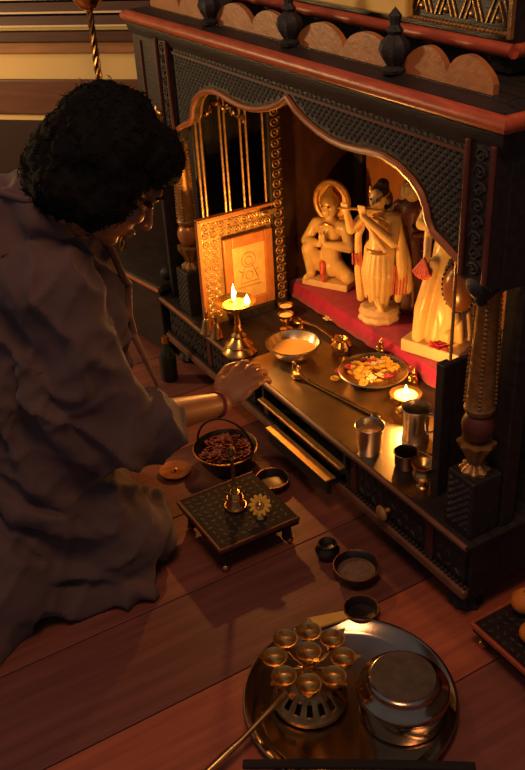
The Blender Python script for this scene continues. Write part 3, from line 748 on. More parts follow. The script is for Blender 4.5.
# --- footed oil lamp with three wicks
lp = thing('oil_lamp', 'brass footed oil lamp with three burning wicks before the picture', 'lamp', (-0.925, 0.014, ZC))
base = M().lathe([(0, 0), (0.046, 0), (0.048, 0.006), (0.040, 0.012), (0.034, 0.020), (0.038, 0.026), (0.026, 0.036), (0.018, 0.046), (0.020, 0.052), (0.011, 0.060), (0.013, 0.070), (0.0085, 0.080), (0.0085, 0.112), (0.012, 0.118), (0.016, 0.128), (0, 0.128)], 26)
build('stem', base, 'brass', lp)
bowl = M().lathe([(0, 0.126), (0.018, 0.128), (0.038, 0.137), (0.050, 0.148), (0.052, 0.152), (0.049, 0.151), (0.036, 0.142), (0, 0.139)], 28)
bw_ = build('lamp_bowl', bowl, 'brass', lp)
build('oil', M().lathe([(0, 0.1435), (0.036, 0.1435), (0.036, 0.1415), (0, 0.1415)], 24), 'oil', lp)
for q, (fx, fy, fh, fr, ln) in enumerate(((-0.004, -0.004, 0.048, 0.0060, 0.0), (0.037, 0.012, 0.030, 0.0085, 0.003), (-0.034, 0.014, 0.017, 0.006, 0.0))):
    build('wick', M().tube([(fx * 0.5, fy * 0.5, 0.144), (fx, fy, 0.150), (fx, fy, 0.156)], 0.0022, 6), 'wax', lp)
    flame(lp, (fx, fy, 0.153), fh, fr, lean=ln)
point_light('oil_lamp_light', (-0.905, 0.012, ZC + 0.222), 6.2, (1.0, 0.40, 0.075), 0.012)
# --- small votive with one flame on a stem
vt = thing('votive_lamp', 'small brass dish lamp with one flame beside the steel mug', 'lamp', (-0.440, 0.192, ZS))
build('stem', M().lathe([(0, 0), (0.022, 0), (0.023, 0.004), (0.012, 0.010), (0.007, 0.018), (0.010, 0.026), (0.013, 0.032), (0, 0.033)], 20).torus((-0.022, -0.012, 0.018), 0.012, 0.0028, 14, 6, axis=(0.5, -0.8, 0)), 'brass', vt)
build('dish', M().lathe([(0, 0.031), (0.018, 0.033), (0.036, 0.043), (0.038, 0.046), (0.035, 0.045), (0.018, 0.037), (0, 0.036)], 26), 'brass', vt)
build('wax', M().lathe([(0, 0.0415), (0.028, 0.0415), (0.026, 0.038), (0, 0.038)], 22), 'wax', vt)
flame(vt, (0, 0, 0.043), 0.026, 0.0062)
point_light('votive_light', (-0.440, 0.192, ZS + 0.085), 2.8, (1.0, 0.40, 0.075), 0.010)

# --- broad metal bowl of offering
sb = thing('offering_bowl', 'broad silver bowl of milky offering at the tray corner', 'bowl', (-0.812, 0.115, ZS))
build('bowl_body', M().lathe([(0, 0), (0.030, 0), (0.050, 0.010), (0.064, 0.026), (0.070, 0.040), (0.074, 0.042), (0.074, 0.045), (0.068, 0.044), (0.060, 0.028), (0.046, 0.013), (0, 0.006)], 40), 'steel', sb)
build('contents', M().lathe([(0, 0.024), (0.056, 0.024), (0.057, 0.0225), (0, 0.020)], 36), 'milk_tea', sb)
# --- plate of flowers
fpx, fpy = -0.604, 0.220
fp = thing('flower_plate', 'steel plate heaped with marigolds and petals', 'plate', (fpx, fpy, ZS)); fp.scale = (1.08, 1.08, 1.0)
build('plate_body', M().lathe([(0, 0), (0.045, 0), (0.066, 0.008), (0.078, 0.020), (0.082, 0.022), (0.079, 0.024), (0.064, 0.012), (0, 0.005)], 40), 'steel', fp)
rnd = random.Random(11)
for q in range(34):
    a = q * 2.399; r = 0.062 * math.sqrt((q + 0.5) / 34)
    kd = 'ycyyyrcyypyy'[q % 12]
    zz = ZS + 0.006 + 0.020 * (1 - (r / 0.066) ** 2) + 0.006 * (r / 0.06)
    flower(kd, (fpx + r * math.cos(a), fpy + r * math.sin(a), zz), {'y': 'yellow marigold heaped on the steel plate', 'c': 'cream flower head heaped on the steel plate', 'r': 'dark red flower among the marigolds on the plate', 'p': 'pink flower among the marigolds on the plate'}[kd],
           {'y': 'marigolds on the plate', 'c': 'cream flowers on the plate', 'r': 'red flowers on the plate', 'p': 'pink flowers on the plate'}[kd], s=rnd.uniform(0.75, 1.1), tilt=(rnd.uniform(-.5, .5), rnd.uniform(-.5, .5)))
flower('p', (-0.672, 0.165, ZS), 'pink flower fallen on the tray between bowl and plate', s=0.9)
flower('y', (-0.650, 0.135, ZS), 'yellow marigold fallen on the tray before the plate', s=0.85)
flower('c', (-0.585, 0.315, ZC), 'cream flower standing between plate and red cloth', s=1.5, tilt=(0.5, 0.3))
flower('p', (-0.522, 0.362, ZI + 0.0345), 'pink flower laid at the feet of the robed idol', s=1.9)
flower('c', (-0.935, 0.312, ZC), 'pale flower laid before the kneeling idol', s=1.3)
# --- two stemmed cups
sc = M().lathe([(0, 0), (0.018, 0), (0.018, 0.003), (0.006, 0.008), (0.005, 0.022), (0.010, 0.030), (0.021, 0.042), (0.023, 0.048), (0.0205, 0.047), (0.012, 0.036), (0, 0.033)], 22)
for q, (cx_, cy_, s_, lab) in enumerate(((-1.010, 0.215, 1.0, 'small stemmed brass cup nearest the flowered post'), (-0.962, 0.185, 1.0, 'small stemmed brass cup just behind the offering bowl'))):
    c = thing('stemmed_cup', lab, 'cup', (cx_, cy_, ZC if cy_ > 0.2 else ZC)); c.scale = (s_, s_, s_)
    build('cup_body', sc, 'brass', c)
    build('contents', M().lathe([(0, 0.043), (0.0195, 0.043), (0.018, 0.040), (0, 0.039)], 18), 'wax', c)
# --- long spoon with a flower knob, lying across behind the bowl
s0 = thing('ritual_spoon', 'brass ladle with leaf-shaped end resting behind the offering bowl', 'spoon', (-0.930, 0.215, ZC))
build('handle', M().tube([(0.0, 0, 0.030), (0.05, 0.02, 0.026), (0.115, 0.035, 0.010)], [0.0042, 0.0036, 0.004], 8), 'brass', s0)
build('spoon_bowl', M().ell((-0.010, -0.006, 0.028), (0.022, 0.014, 0.006), 14, 8), 'brass', s0)
m = M()
for q in range(6): m.ell((0.118 + 0.018 * (q % 3 - 1) + 0.01, 0.035 + 0.010 * (q // 3), 0.006 + 0.006 * (q % 2)), (0.013, 0.008, 0.006), 8, 5)
build('leaf_end', m, 'brass', s0)
build('rest', M().lathe([(0, 0), (0.014, 0), (0.008, 0.008), (0.006, 0.022), (0, 0.024)], 12, (0, 0, 0)), 'old_brass', s0)
# --- small lotus-petalled pot
lo = thing('lotus_pot', 'little petalled brass pot between the bowl and the flower plate', 'pot', (-0.765, 0.235, ZC))
build('pot_body', M().lathe([(0, 0), (0.018, 0), (0.024, 0.010), (0.026, 0.022), (0.016, 0.034), (0.020, 0.040), (0.017, 0.040), (0.010, 0.032), (0, 0.030)], 26, petals=9, pamp=0.10), 'brass', lo)
build('foot_ring', M().torus((0, 0, 0.003), 0.019, 0.003, 20, 6), 'old_brass', lo)
# --- peacock-like incense holder with a long dark stick
ih = thing('incense_holder', 'small brass bird-shaped incense holder on the tray edge', 'incense holder', (-0.712, 0.062, ZS))
m = M().ell((0, 0, 0.010), (0.020, 0.014, 0.010)); m.limb([(-0.008, 0, 0.015), (-0.016, 0, 0.028), (-0.012, 0, 0.038)], [0.007, 0.005, 0.006], 8); m.ell((-0.020, 0, 0.037), (0.006, 0.002, 0.002)); m.cap((0.01, 0, 0.014), 0.007, (0.034, 0.006, 0.010), 0.004, 8)
fused('bird', m, 'old_brass', ih, 0.002, 2)
build('tail_fan', M().ell((0.004, 0.002, 0.026), (0.013, 0.004, 0.013), 14, 6), 'brass', ih)
ld = thing('long_ladle', 'long dark metal ladle with bright edges lying along the tray', 'ladle', (-0.690, 0.070, ZS))
build('handle', M().obox((0.115, 0.021, 0.0045), (0.118, 0.021, 0), (-0.0007, 0.0042, 0), (0, 0, 0.0025)), 'dark_metal', ld, smooth=False, bevel=0.001)
build('bright_edge', M().tube([(0.0, 0.005, 0.0065), (0.232, 0.047, 0.0065)], 0.0013, 6).tube([(0.0, -0.004, 0.0065), (0.232, 0.038, 0.0065)], 0.0013, 6), 'brass', ld)
build('ladle_bowl', M().ell((0.240, 0.043, 0.006), (0.016, 0.012, 0.006), 14, 8), 'dark_metal', ld)
# --- steel vessels
mg = thing('steel_mug', 'tall steel mug with curved handle at the right of the tray', 'mug', (-0.332, 0.135, ZS))
build('mug_body', M().lathe([(0, 0), (0.030, 0), (0.031, 0.004), (0.028, 0.030), (0.031, 0.075), (0.034, 0.084), (0.0325, 0.085), (0.029, 0.074), (0.0262, 0.030), (0.028, 0.006), (0, 0.004)], 34), 'steel', mg)
build('handle', M().tube([(0.028, 0.010, 0.074), (0.046, 0.022, 0.078), (0.052, 0.026, 0.060), (0.045, 0.021, 0.036), (0.027, 0.010, 0.026)], 0.0036, 8), 'steel', mg)
gl = thing('steel_tumbler', 'plain steel tumbler standing on the front tray edge', 'tumbler', (-0.352, 0.022, ZS))
build('tumbler_body', M().lathe([(0, 0), (0.025, 0), (0.026, 0.003), (0.0315, 0.066), (0.0335, 0.069), (0.032, 0.070), (0.030, 0.066), (0.0245, 0.006), (0, 0.005)], 34), 'steel', gl)
build('water', M().lathe([(0, 0.040), (0.0272, 0.040), (0.0262, 0.030), (0, 0.030)], 28), 'oil', gl)
dc = thing('dark_cup', 'short dark metal cup between tumbler and small urn', 'cup', (-0.262, 0.052, ZS))
build('cup_body', M().lathe([(0, 0), (0.022, 0), (0.024, 0.004), (0.025, 0.034), (0.0275, 0.038), (0.0255, 0.0385), (0.0225, 0.033), (0.021, 0.006), (0, 0.005)], 28), 'dark_metal', dc)
build('rim', M().torus((0, 0, 0.038), 0.0265, 0.0014, 28, 6), 'old_brass', dc)
ur = thing('small_urn', 'little brass urn with flared rim at the right tray end', 'urn', (-0.186, 0.036, ZS))
build('urn_body', M().lathe([(0, 0), (0.013, 0), (0.014, 0.004), (0.007, 0.009), (0.011, 0.015), (0.021, 0.026), (0.023, 0.036), (0.017, 0.046), (0.024, 0.056), (0.0255, 0.059), (0.022, 0.058), (0.013, 0.046), (0, 0.042)], 28), 'brass', ur)
build('ring', M().torus((0, 0, 0.045), 0.0175, 0.0022, 24, 6), 'copper', ur)
dsh = thing('spoon_dish', 'tiny copper dish with spoon beside the steel mug', 'dish', (-0.238, 0.108, ZS))
build('dish_body', M().lathe([(0, 0), (0.012, 0), (0.017, 0.008), (0.019, 0.012), (0.016, 0.011), (0, 0.005)], 22), 'copper', dsh)
build('spoon', M().tube([(-0.004, 0, 0.010), (-0.03, -0.008, 0.014), (-0.045, -0.010, 0.010)], [0.003, 0.0022, 0.003], 7), 'brass', dsh)
# --- little metal figures beside the plate
for q, (x_, y_, lab) in enumerate(((-0.680, 0.302, 'tiny brass figurine at the edge of the red cloth'), (-0.508, 0.272, 'tiny brass figurine between flower plate and right column'))):
    fg = thing('tiny_figurine', lab, 'figurine', (x_, y_, ZC))
    build('stand', M().lathe([(0, 0), (0.013, 0), (0.013, 0.004), (0.008, 0.010), (0, 0.010)], 12), 'old_brass', fg)
    m = M().ell((0, 0, 0.018), (0.011, 0.009, 0.010)); m.cap((0, 0, 0.022), 0.008, (0, 0, 0.034), 0.007, 8); m.ell((0, -0.001, 0.045), 0.0068); m.limb([(0.007, 0, 0.034), (0.015, -0.004, 0.028), (0.012, -0.008, 0.042)], [0.0036, 0.003, 0.003], 7); m.limb([(-0.007, 0, 0.034), (-0.014, -0.004, 0.026), (-0.008, -0.01, 0.022)], [0.0036, 0.003, 0.003], 7); m.cap((0, 0, 0.05), 0.004, (0, 0, 0.058), 0.002, 7)
    fused('body', m, 'brass', fg, 0.0018, 2)
# --- two bell-shaped cones at the left, and the picture
for q, (x_, y_, tl, lab) in enumerate(((-1.075, -0.004, 0.25, 'brass cone-shaped hand bell with orange sheen left of the lamp'), (-1.035, 0.004, -0.2, 'slim brass hand bell beside the oil lamp foot'))):
    hb = thing('hand_bell', lab, 'bell', (x_, y_, ZC))
    s_ = 1.0 - 0.15 * q
    build('bell_body', M().lathe([(0, 0.0), (0.022 * s_, 0.0), (0.024 * s_, 0.004), (0.017 * s_, 0.018), (0.013 * s_, 0.036), (0.006, 0.046), (0, 0.047)], 22), 'brass', hb)
    build('handle', M().lathe([(0, 0.045), (0.004, 0.046), (0.003, 0.055), (0.006, 0.062), (0.003, 0.070), (0, 0.074)], 12), 'old_brass', hb)
pf = thing('framed_picture', 'orange framed picture of a seated figure leaning on the gilt screen', 'picture', (XL + 0.004, 0.150, ZC + 0.030))
fr = M()
fr.box(0, 0.010, -0.078, -0.052, 0, 0.222).box(0, 0.010, 0.052, 0.078, 0, 0.222).box(0, 0.010, -0.052, 0.052, 0, 0.030).box(0, 0.010, -0.052, 0.052, 0.190, 0.222)
build('frame', fr, 'copper_panel', pf, smooth=False, bevel=0.003)
card = build('picture', M().box(-0.002, 0.003, -0.052, 0.052, 0.03, 0.19), 'picture_card', pf, smooth=False)
m = M().torus((0.0035, 0, 0.145), 0.022, 0.0014, 24, 4, axis=(1, 0, 0)).torus((0.0035, 0, 0.142), 0.012, 0.0014, 18, 4, axis=(1, 0, 0))
m.tube([(0.0035, -0.012, 0.125), (0.0035, -0.022, 0.10), (0.0035, -0.030, 0.078), (0.0035, 0.030, 0.078), (0.0035, 0.022, 0.10), (0.0035, 0.012, 0.125)], 0.0014, 4)
m.tube([(0.0035, -0.020, 0.108), (0.0035, -0.032, 0.118)], 0.0014, 4).tube([(0.0035, 0.020, 0.108), (0.0035, 0.032, 0.118)], 0.0014, 4).torus((0.0035, 0, 0.098), 0.012, 0.0012, 18, 4, axis=(1, 0, 0))
m.tube([(0.0035, -0.038, 0.066), (0.0035, 0.038, 0.066)], 0.0014, 4)
build('seated_figure_print', m, 'picture_ink', card)
build('riser', M().box(-0.002, 0.014, -0.074, 0.074, -0.030, 0.0), 'dark_wood', pf, smooth=False, bevel=0.003)

# ================================================================== THINGS ON THE FLOOR
def low_stool(name, label, loc, hx, hy, hgt, edge, rz=0.0):
    t = thing(name, label, 'stool', loc, rz)
    build('stool_top', M().box(-hx, hx, -hy, hy, hgt - 0.022, hgt), 'stool_wood', t, smooth=False, bevel=0.004)
    build('edge_strip', M().box(-hx - 0.003, hx + 0.003, -hy - 0.004, -hy + 0.004, hgt - 0.010, hgt + 0.002).box(-hx - 0.004, -hx + 0.003, -hy, hy, hgt - 0.010, hgt + 0.002).box(hx - 0.003, hx + 0.004, -hy, hy, hgt - 0.010, hgt + 0.002), edge, t, smooth=False, bevel=0.003)
    m = M(); rl = random.Random(9)
    for ix in range(int(hx * 2 / 0.019)):
        for iy in range(int(hy * 2 / 0.019)):
            a = rl.uniform(0, PI); u = Vector((math.cos(a), math.sin(a), 0)); w = Vector((-math.sin(a), math.cos(a), 0))
            m.ell((-hx + 0.017 + ix * 0.0185, -hy + 0.017 + iy * 0.0185, hgt - 0.0005), (0.0085, 0.0042, 0.0022), 7, 4, ax=(u, w, Vector((0, 0, 1))))
    tag(build('leaf_carving', m, 'carved_wood', t), kind='stuff')
    for sx in (-1, 1):
        for sy in (-1, 1):
            lg = build('leg', M().lathe([(0, 0.012), (0.010, 0.012), (0.012, 0.02), (0.010, hgt - 0.03), (0.014, hgt - 0.02), (0, hgt - 0.02)], 12, (sx * (hx - 0.022), sy * (hy - 0.022), 0)), 'dark_wood', t)
            build('ball_foot', M().ell((sx * (hx - 0.018), sy * (hy - 0.018), 0.010), 0.0098, 12, 8), 'brass', lg)
    return t
low_stool('low_stool', 'low dark wooden stool with brass ball feet carrying the bell', (-0.492, -0.247, 0), 0.103, 0.102, 0.080, 'strip_wood')
low_stool('low_stool', 'low stool with glossy red edge beside the shrine corner', (0.215, 0.100, 0), 0.160, 0.130, 0.062, 'red_wood')
# --- bell on the stool, tall handle
bl = thing('prayer_bell', 'brass prayer bell with tall handle on the low stool', 'bell', (-0.498, -0.248, 0.0822))
build('bell_body', M().lathe([(0, 0), (0.023, 0), (0.0245, 0.005), (0.020, 0.016), (0.0165, 0.034), (0.012, 0.044), (0, 0.046)], 28), 'brass', bl)
build('ring', M().torus((0, 0, 0.028), 0.0185, 0.0022, 24, 6).torus((0, 0, 0.006), 0.0245, 0.0022, 24, 6), 'old_brass', bl)
build('handle', M().lathe([(0, 0.044), (0.009, 0.045), (0.005, 0.052), (0.009, 0.058), (0.0045, 0.066), (0.004, 0.13), (0.008, 0.137), (0.005, 0.143), (0.010, 0.152), (0.0075, 0.165), (0, 0.176)], 14), 'old_brass', bl)
# --- flower-shaped incense stand
is_ = thing('flower_stand', 'gilded flower-shaped incense stand on the low stool', 'incense stand', (-0.437, -0.218, 0.0822))
build('foot', M().lathe([(0, 0), (0.014, 0), (0.012, 0.006), (0.006, 0.011), (0.009, 0.018), (0, 0.02)], 16), 'brass', is_)
m = M()
fd = Vector((0.62, -0.5, 0.6)).normalized(); fu = fd.cross(Vector((0, 0, 1))).normalized(); fw = fd.cross(fu)
for q in range(12):
    a = 2 * PI * q / 12; d = fu * math.cos(a) + fw * math.sin(a); e = fu * -math.sin(a) + fw * math.cos(a)
    m.ell(Vector((0, 0, 0.032)) + d * 0.017, (0.010, 0.0048, 0.003), 8, 5, ax=(d, e, fd))
build('petals', m, 'petal_yellow', is_)
build('flower_centre', M().ell((0, 0, 0.032), 0.010, 12, 8).torus(Vector((0, 0, 0.032)) + fd * 0.006, 0.008, 0.002, 16, 6, axis=fd), 'brass', is_)
flower('y', (-0.472, -0.190, 0.0822), 'yellow flower lying behind the gilded incense stand', s=1.0)

# --- handled bowl of red petals
fbx, fby = -0.745, -0.142
fb = thing('petal_basket', 'dark metal basket with hoop handle full of red flowers', 'basket', (fbx, fby, 0))
build('basket_body', M().lathe([(0, 0), (0.045, 0), (0.048, 0.004), (0.066, 0.030), (0.078, 0.060), (0.083, 0.064), (0.080, 0.068), (0.074, 0.060), (0.060, 0.030), (0.040, 0.012), (0, 0.010)], 36), 'dark_metal', fb)
build('rim', M().torus((0, 0, 0.066), 0.082, 0.0028, 40, 6), 'old_brass', fb)
build('hoop_handle', M().tube([(0.060 * math.cos(t / 14 * PI) + 0.0, 0.080 * math.cos(t / 14 * PI) * 0.6, 0.066 + 0.085 * math.sin(t / 14 * PI)) for t in range(15)], 0.003, 7), 'dark_metal', fb)
rnd = random.Random(5)
for q in range(20):
    a = q * 2.399; r = 0.060 * math.sqrt((q + 0.5) / 20)
    flower('r', (fbx + r * math.cos(a), fby + r * math.sin(a), 0.050 + 0.016 * (1 - r / 0.06)), 'dark red flower heaped in the handled basket', 'red flowers in the basket', s=rnd.uniform(1.0, 1.35), tilt=(rnd.uniform(-.5, .5), rnd.uniform(-.5, .5)))
cp = thing('copper_lid', 'small copper lid with knob lying flat beside the petal basket', 'lid', (-0.800, -0.264, 0.0), 0.4)
o = build('lid_disc', M().lathe([(0, 0), (0.034, 0.003), (0.040, 0.010), (0.041, 0.013), (0.037, 0.012), (0, 0.006)], 28), 'copper', cp)
build('lid_knob', M().lathe([(0, 0.005), (0.004, 0.006), (0.003, 0.012), (0.007, 0.017), (0, 0.021)], 12), 'copper', cp)
cp.rotation_euler = (0.0, 0.0, 0.4)
cb = thing('small_bowl', 'small dark bowl with copper rim on the floor under the open drawer', 'bowl', (-0.605, -0.088, 0))
build('bowl_body', M().lathe([(0, 0), (0.022, 0), (0.036, 0.012), (0.042, 0.028), (0.0435, 0.030), (0.040, 0.029), (0.033, 0.013), (0, 0.005)], 28), 'dark_metal', cb)
build('rim', M().torus((0, 0, 0.0295), 0.042, 0.002, 28, 6), 'copper', cb)

# --- three dark vessels on the boards before the right drawer
wb = thing('wooden_bowl', 'dark round bowl of ash in front of the knobbed drawer', 'bowl', (-0.226, -0.104, 0))
build('bowl_body', M().lathe([(0, 0), (0.030, 0), (0.034, 0.004), (0.048, 0.020), (0.051, 0.036), (0.049, 0.038), (0.044, 0.034), (0.040, 0.020), (0, 0.012)], 32), 'dark_metal', wb)
build('ash', M().lathe([(0, 0.026), (0.030, 0.024), (0.0415, 0.022), (0.04, 0.018), (0, 0.018)], 26), 'incense_ash', wb)
build('rim', M().torus((0, 0, 0.037), 0.050, 0.0018, 36, 6), 'copper', wb)
dp = thing('dark_pot', 'small rounded black pot beside the bowl of ash', 'pot', (-0.318, -0.118, 0))
build('pot_body', M().lathe([(0, 0), (0.014, 0), (0.025, 0.010), (0.028, 0.022), (0.020, 0.034), (0.022, 0.039), (0.019, 0.039), (0.014, 0.032), (0, 0.028)], 26), 'dark_metal', dp)
build('rim', M().torus((0, 0, 0.039), 0.0205, 0.0018, 24, 6), 'dark_metal', dp)
ck = thing('censer_ladle', 'small dark censer cup with flat tan handle resting over the big plate rim', 'censer', (-0.125, -0.165, 0))
build('censer_cup', M().lathe([(0, 0), (0.020, 0), (0.030, 0.010), (0.036, 0.026), (0.038, 0.028), (0.034, 0.027), (0.027, 0.012), (0, 0.006)], 28), 'dark_metal', ck)
build('cup_rim', M().torus((0, 0, 0.0275), 0.0365, 0.0018, 30, 6), 'copper', ck)
hv = [(-0.016, -0.034, 0.026), (0.008, -0.034, 0.026), (0.000, -0.112, 0.034), (-0.034, -0.112, 0.034)]
n_ = 4
build('flat_handle', M().add(hv + [(x, y, z - 0.006) for x, y, z in hv], [(0, 1, 2, 3), (7, 6, 5, 4)] + [(q, 4 + q, 4 + (q + 1) % 4, (q + 1) % 4) for q in range(4)]), 'yellow_board', ck, smooth=False, bevel=0.002)

# --- big steel plate with lamp and tin
tx, ty = 0.040, -0.312
th = thing('steel_thali', 'large round steel plate on the floorboards in the foreground', 'plate', (tx, ty, 0))
build('plate_dish', M().lathe([(0, 0), (0.165, 0), (0.178, 0.004), (0.192, 0.018), (0.198, 0.021), (0.198, 0.0235), (0.190, 0.0215), (0.174, 0.0075), (0.165, 0.003), (0, 0.003)], 72), 'thali_steel', th)
build('rolled_rim', M().torus((0, 0, 0.0225), 0.197, 0.0026, 72, 6), 'thali_steel', th)
tn = thing('steel_tin', 'round steel tin with flat brushed lid on the big plate', 'tin', (0.108, -0.242, 0.003))
build('tin_body', M().lathe([(0, 0), (0.074, 0), (0.079, 0.004), (0.080, 0.052), (0.078, 0.056), (0, 0.056)], 56), 'thali_steel', tn)
lid = build('lid', M().lathe([(0, 0.050), (0.0825, 0.050), (0.0845, 0.052), (0.0845, 0.064), (0.080, 0.070), (0.070, 0.074), (0.066, 0.080), (0.064, 0.088), (0.060, 0.091), (0, 0.0915)], 56), 'thali_steel', tn)
o = build('lid_top', M().lathe([(0, 0.0915), (0.058, 0.0912), (0.058, 0.093), (0, 0.0933)], 48), 'lid_grey', lid); o['label'] = 'dull brushed flat top of the lid'
# many-cupped aarti lamp
al = thing('cluster_lamp', 'brass lamp with ring of small cups on a pierced dome and long handle', 'lamp', (-0.005, -0.370, 0.003))
dome = M(); NS = 16
prof = [(0.064, 0.0), (0.070, 0.006), (0.070, 0.014), (0.065, 0.019), (0.062, 0.026), (0.048, 0.042), (0.034, 0.052), (0.022, 0.059), (0.014, 0.066)]
n4 = NS * 4; vv = []; ff = []
for r, z in prof:
    for k_ in range(n4): a = 2 * PI * k_ / n4; vv.append((r * math.cos(a), r * math.sin(a), z))
for j in range(len(prof) - 1):
    for k_ in range(n4):
        if j == 4 and k_ % 4 in (1, 2): continue      # pierced openings
        ff.append((j * n4 + k_, j * n4 + (k_ + 1) % n4, (j + 1) * n4 + (k_ + 1) % n4, (j + 1) * n4 + k_))
dome.add(vv, ff)
dm = build('pierced_dome', dome, 'old_brass', al)
so = dm.modifiers.new('thickness', 'SOLIDIFY'); so.thickness = 0.0025; so.offset = -1
build('stem', M().lathe([(0, 0.062), (0.014, 0.064), (0.010, 0.074), (0.016, 0.082), (0.009, 0.092), (0.013, 0.104), (0, 0.108)], 18), 'brass', al)
cup = M().lathe([(0, 0), (0.008, 0.001), (0.016, 0.008), (0.0195, 0.018), (0.0205, 0.021), (0.018, 0.0205), (0.013, 0.011), (0, 0.006)], 20)
cup.add([(0.017, -0.008, 0.020), (0.017, 0.008, 0.020), (0.030, 0, 0.023), (0.016, 0, 0.010)], [(0, 1, 2), (0, 2, 3), (1, 3, 2), (0, 3, 1)])
spots = [(0.0, 0.0, 0.106, 0)] + [(0.062 * math.cos(a), 0.062 * math.sin(a), 0.092, a) for a in [q * 2 * PI / 8 + 0.2 for q in range(8)]]
for q, (x_, y_, z_, a) in enumerate(spots):
    c_ = build('lamp_cup', cup, 'brass', al) if q == 0 else dup_part(c_)
    if q == 0: c0_ = c_
    c_.location = (x_, y_, z_); c_.rotation_euler = (0, 0, a); c_.scale = (1.15,) * 3
    if q: build('cup_arm', M().tube([(0.010 * math.cos(a), 0.010 * math.sin(a), 0.086), (0.036 * math.cos(a), 0.036 * math.sin(a), 0.084), (x_, y_, z_ + 0.002)], 0.0032, 7), 'brass', al)
hd = Vector((0.05, -0.22, 0)); 
build('long_handle', M().tube([(0.0, -0.050, 0.050), (0.018, -0.11, 0.046), (0.032, -0.165, 0.036), (0.040, -0.205, 0.030), (0.046, -0.235, 0.026), (0.052, -0.26, 0.020)], [0.006, 0.0055, 0.0055, 0.008, 0.006, 0.009], 10), 'brass', al)
# black strap across the plate edge
st = M(); pts = []
for q in range(13):
    t = q / 12; pts.append((0.065 + 0.220 * t, -0.555 + 0.330 * t, 0.0275 + 0.004 * math.sin(t * PI) ))
vv = []; ff = []
dirv = Vector((0.220, 0.330, 0)).normalized(); perp = Vector((dirv.y, -dirv.x, 0))
for p in pts:
    p = Vector(p)
    for s_, zz in ((-1, 0), (1, -0.001), (1, 0.006), (-1, 0.007)): vv.append(p + perp * 0.008 * s_ + Vector((0, 0, zz)))
for q in range(12):
    for k_ in range(4): ff.append((q * 4 + k_, q * 4 + (k_ + 1) % 4, q * 4 + 4 + (k_ + 1) % 4, q * 4 + 4 + k_))
ff += [(0, 1, 2, 3), (51, 50, 49, 48)]
tag(build('black_strap', M().add(vv, ff), 'black_cloth', bevel=0.002), 'flat black strap lying over the near rim of the big plate', 'strap')

# --- fruit on the right stool
for q, (x_, y_, r_, lab) in enumerate(((0.088, 0.072, 0.027, 'round orange fruit at the inner corner of the red edged stool'), (0.152, 0.026, 0.022, 'smaller orange fruit near the front edge of the red edged stool'))):
    fr_ = thing('orange_fruit', lab, 'fruit', (x_, y_, 0.0645))
    build('fruit_body', M().lathe([(0, 0.001), (r_ * 0.45, 0.003), (r_ * 0.9, r_ * 0.55), (r_, r_ * 0.98), (r_ * 0.88, r_ * 1.45), (r_ * 0.45, r_ * 1.86), (0, r_ * 1.88)], 24), 'orange_peel', fr_)
    build('stalk', M().lathe([(0, r_ * 1.86), (0.003, r_ * 1.87), (0.002, r_ * 2.0), (0, r_ * 2.0)], 8), 'leaf', fr_)

# --- chest and bottle at the left of the shrine, tall standing lamp behind
ch = thing('low_chest', 'low dark wooden chest with moulded lid left of the shrine', 'chest', (-1.545, 0.065, 0), 0.16)
build('chest_body', M().box(-0.15, 0.15, -0.10, 0.13, 0.02, 0.225), 'dark_wood', ch, smooth=False, bevel=0.004)
build('chest_lid', M().box(-0.165, 0.165, -0.115, 0.14, 0.225, 0.250), 'dark_wood', ch, smooth=False, bevel=0.006)
build('lid_strip', M().box(-0.166, 0.166, -0.119, -0.113, 0.232, 0.243), 'gold_wood', ch, smooth=False, bevel=0.002)
build('lid_ball', M().ell((0.14, -0.06, 0.270), 0.020, 14, 9), 'carved_wood', ch)
for sx in (-1, 1):
    for sy in (-1, 1): build('chest_foot', M().lathe([(0, 0), (0.014, 0), (0.016, 0.02), (0, 0.02)], 10, (sx * 0.13, 0.015 + sy * 0.09, 0)), 'dark_wood', ch)
bt = thing('oil_bottle', 'dark green oil bottle with gold cap before the shrine base', 'bottle', (-1.245, -0.065, 0))
build('bottle_glass', M().lathe([(0, 0), (0.024, 0), (0.026, 0.006), (0.026, 0.075), (0.018, 0.095), (0.010, 0.108), (0.009, 0.128), (0, 0.128)], 24), 'green_glass', bt)
build('cap', M().lathe([(0, 0.126), (0.0115, 0.126), (0.0115, 0.146), (0, 0.147)], 18), 'brass', bt)
sl_ = thing('standing_lamp', 'tall brass standing lamp with twisted stem left of the shrine', 'lamp', (-1.79, 0.045, 0))
build('lamp_foot', M().lathe([(0, 0), (0.085, 0), (0.088, 0.008), (0.060, 0.020), (0.030, 0.040), (0.018, 0.055), (0.012, 0.075), (0, 0.08)], 30), 'old_brass', sl_)
m = M()
for k_ in range(3):
    m.tube([(0.0062 * math.cos(t * 0.62 + k_ * 2.094), 0.0062 * math.sin(t * 0.62 + k_ * 2.094), 0.06 + t * 0.0096) for t in range(97)], 0.0054, 6)
build('twisted_stem', m, 'old_brass', sl_)
build('lamp_bowl', M().lathe([(0, 0.980), (0.014, 0.980), (0.030, 0.988), (0.044, 1.008), (0.046, 1.014), (0.042, 1.012), (0.024, 0.998), (0, 0.994)], 26), 'brass', sl_)
build('drip_ring', M().torus((0, 0, 0.980), 0.013, 0.003, 20, 6), 'brass', sl_)
build('candle', M().lathe([(0, 0.994), (0.014, 0.994), (0.014, 1.07), (0, 1.074)], 18), 'wax', sl_)
build('candle_wick', M().lathe([(0, 1.07), (0.0022, 1.07), (0.0016, 1.084), (0, 1.085)], 6), 'wax', sl_)

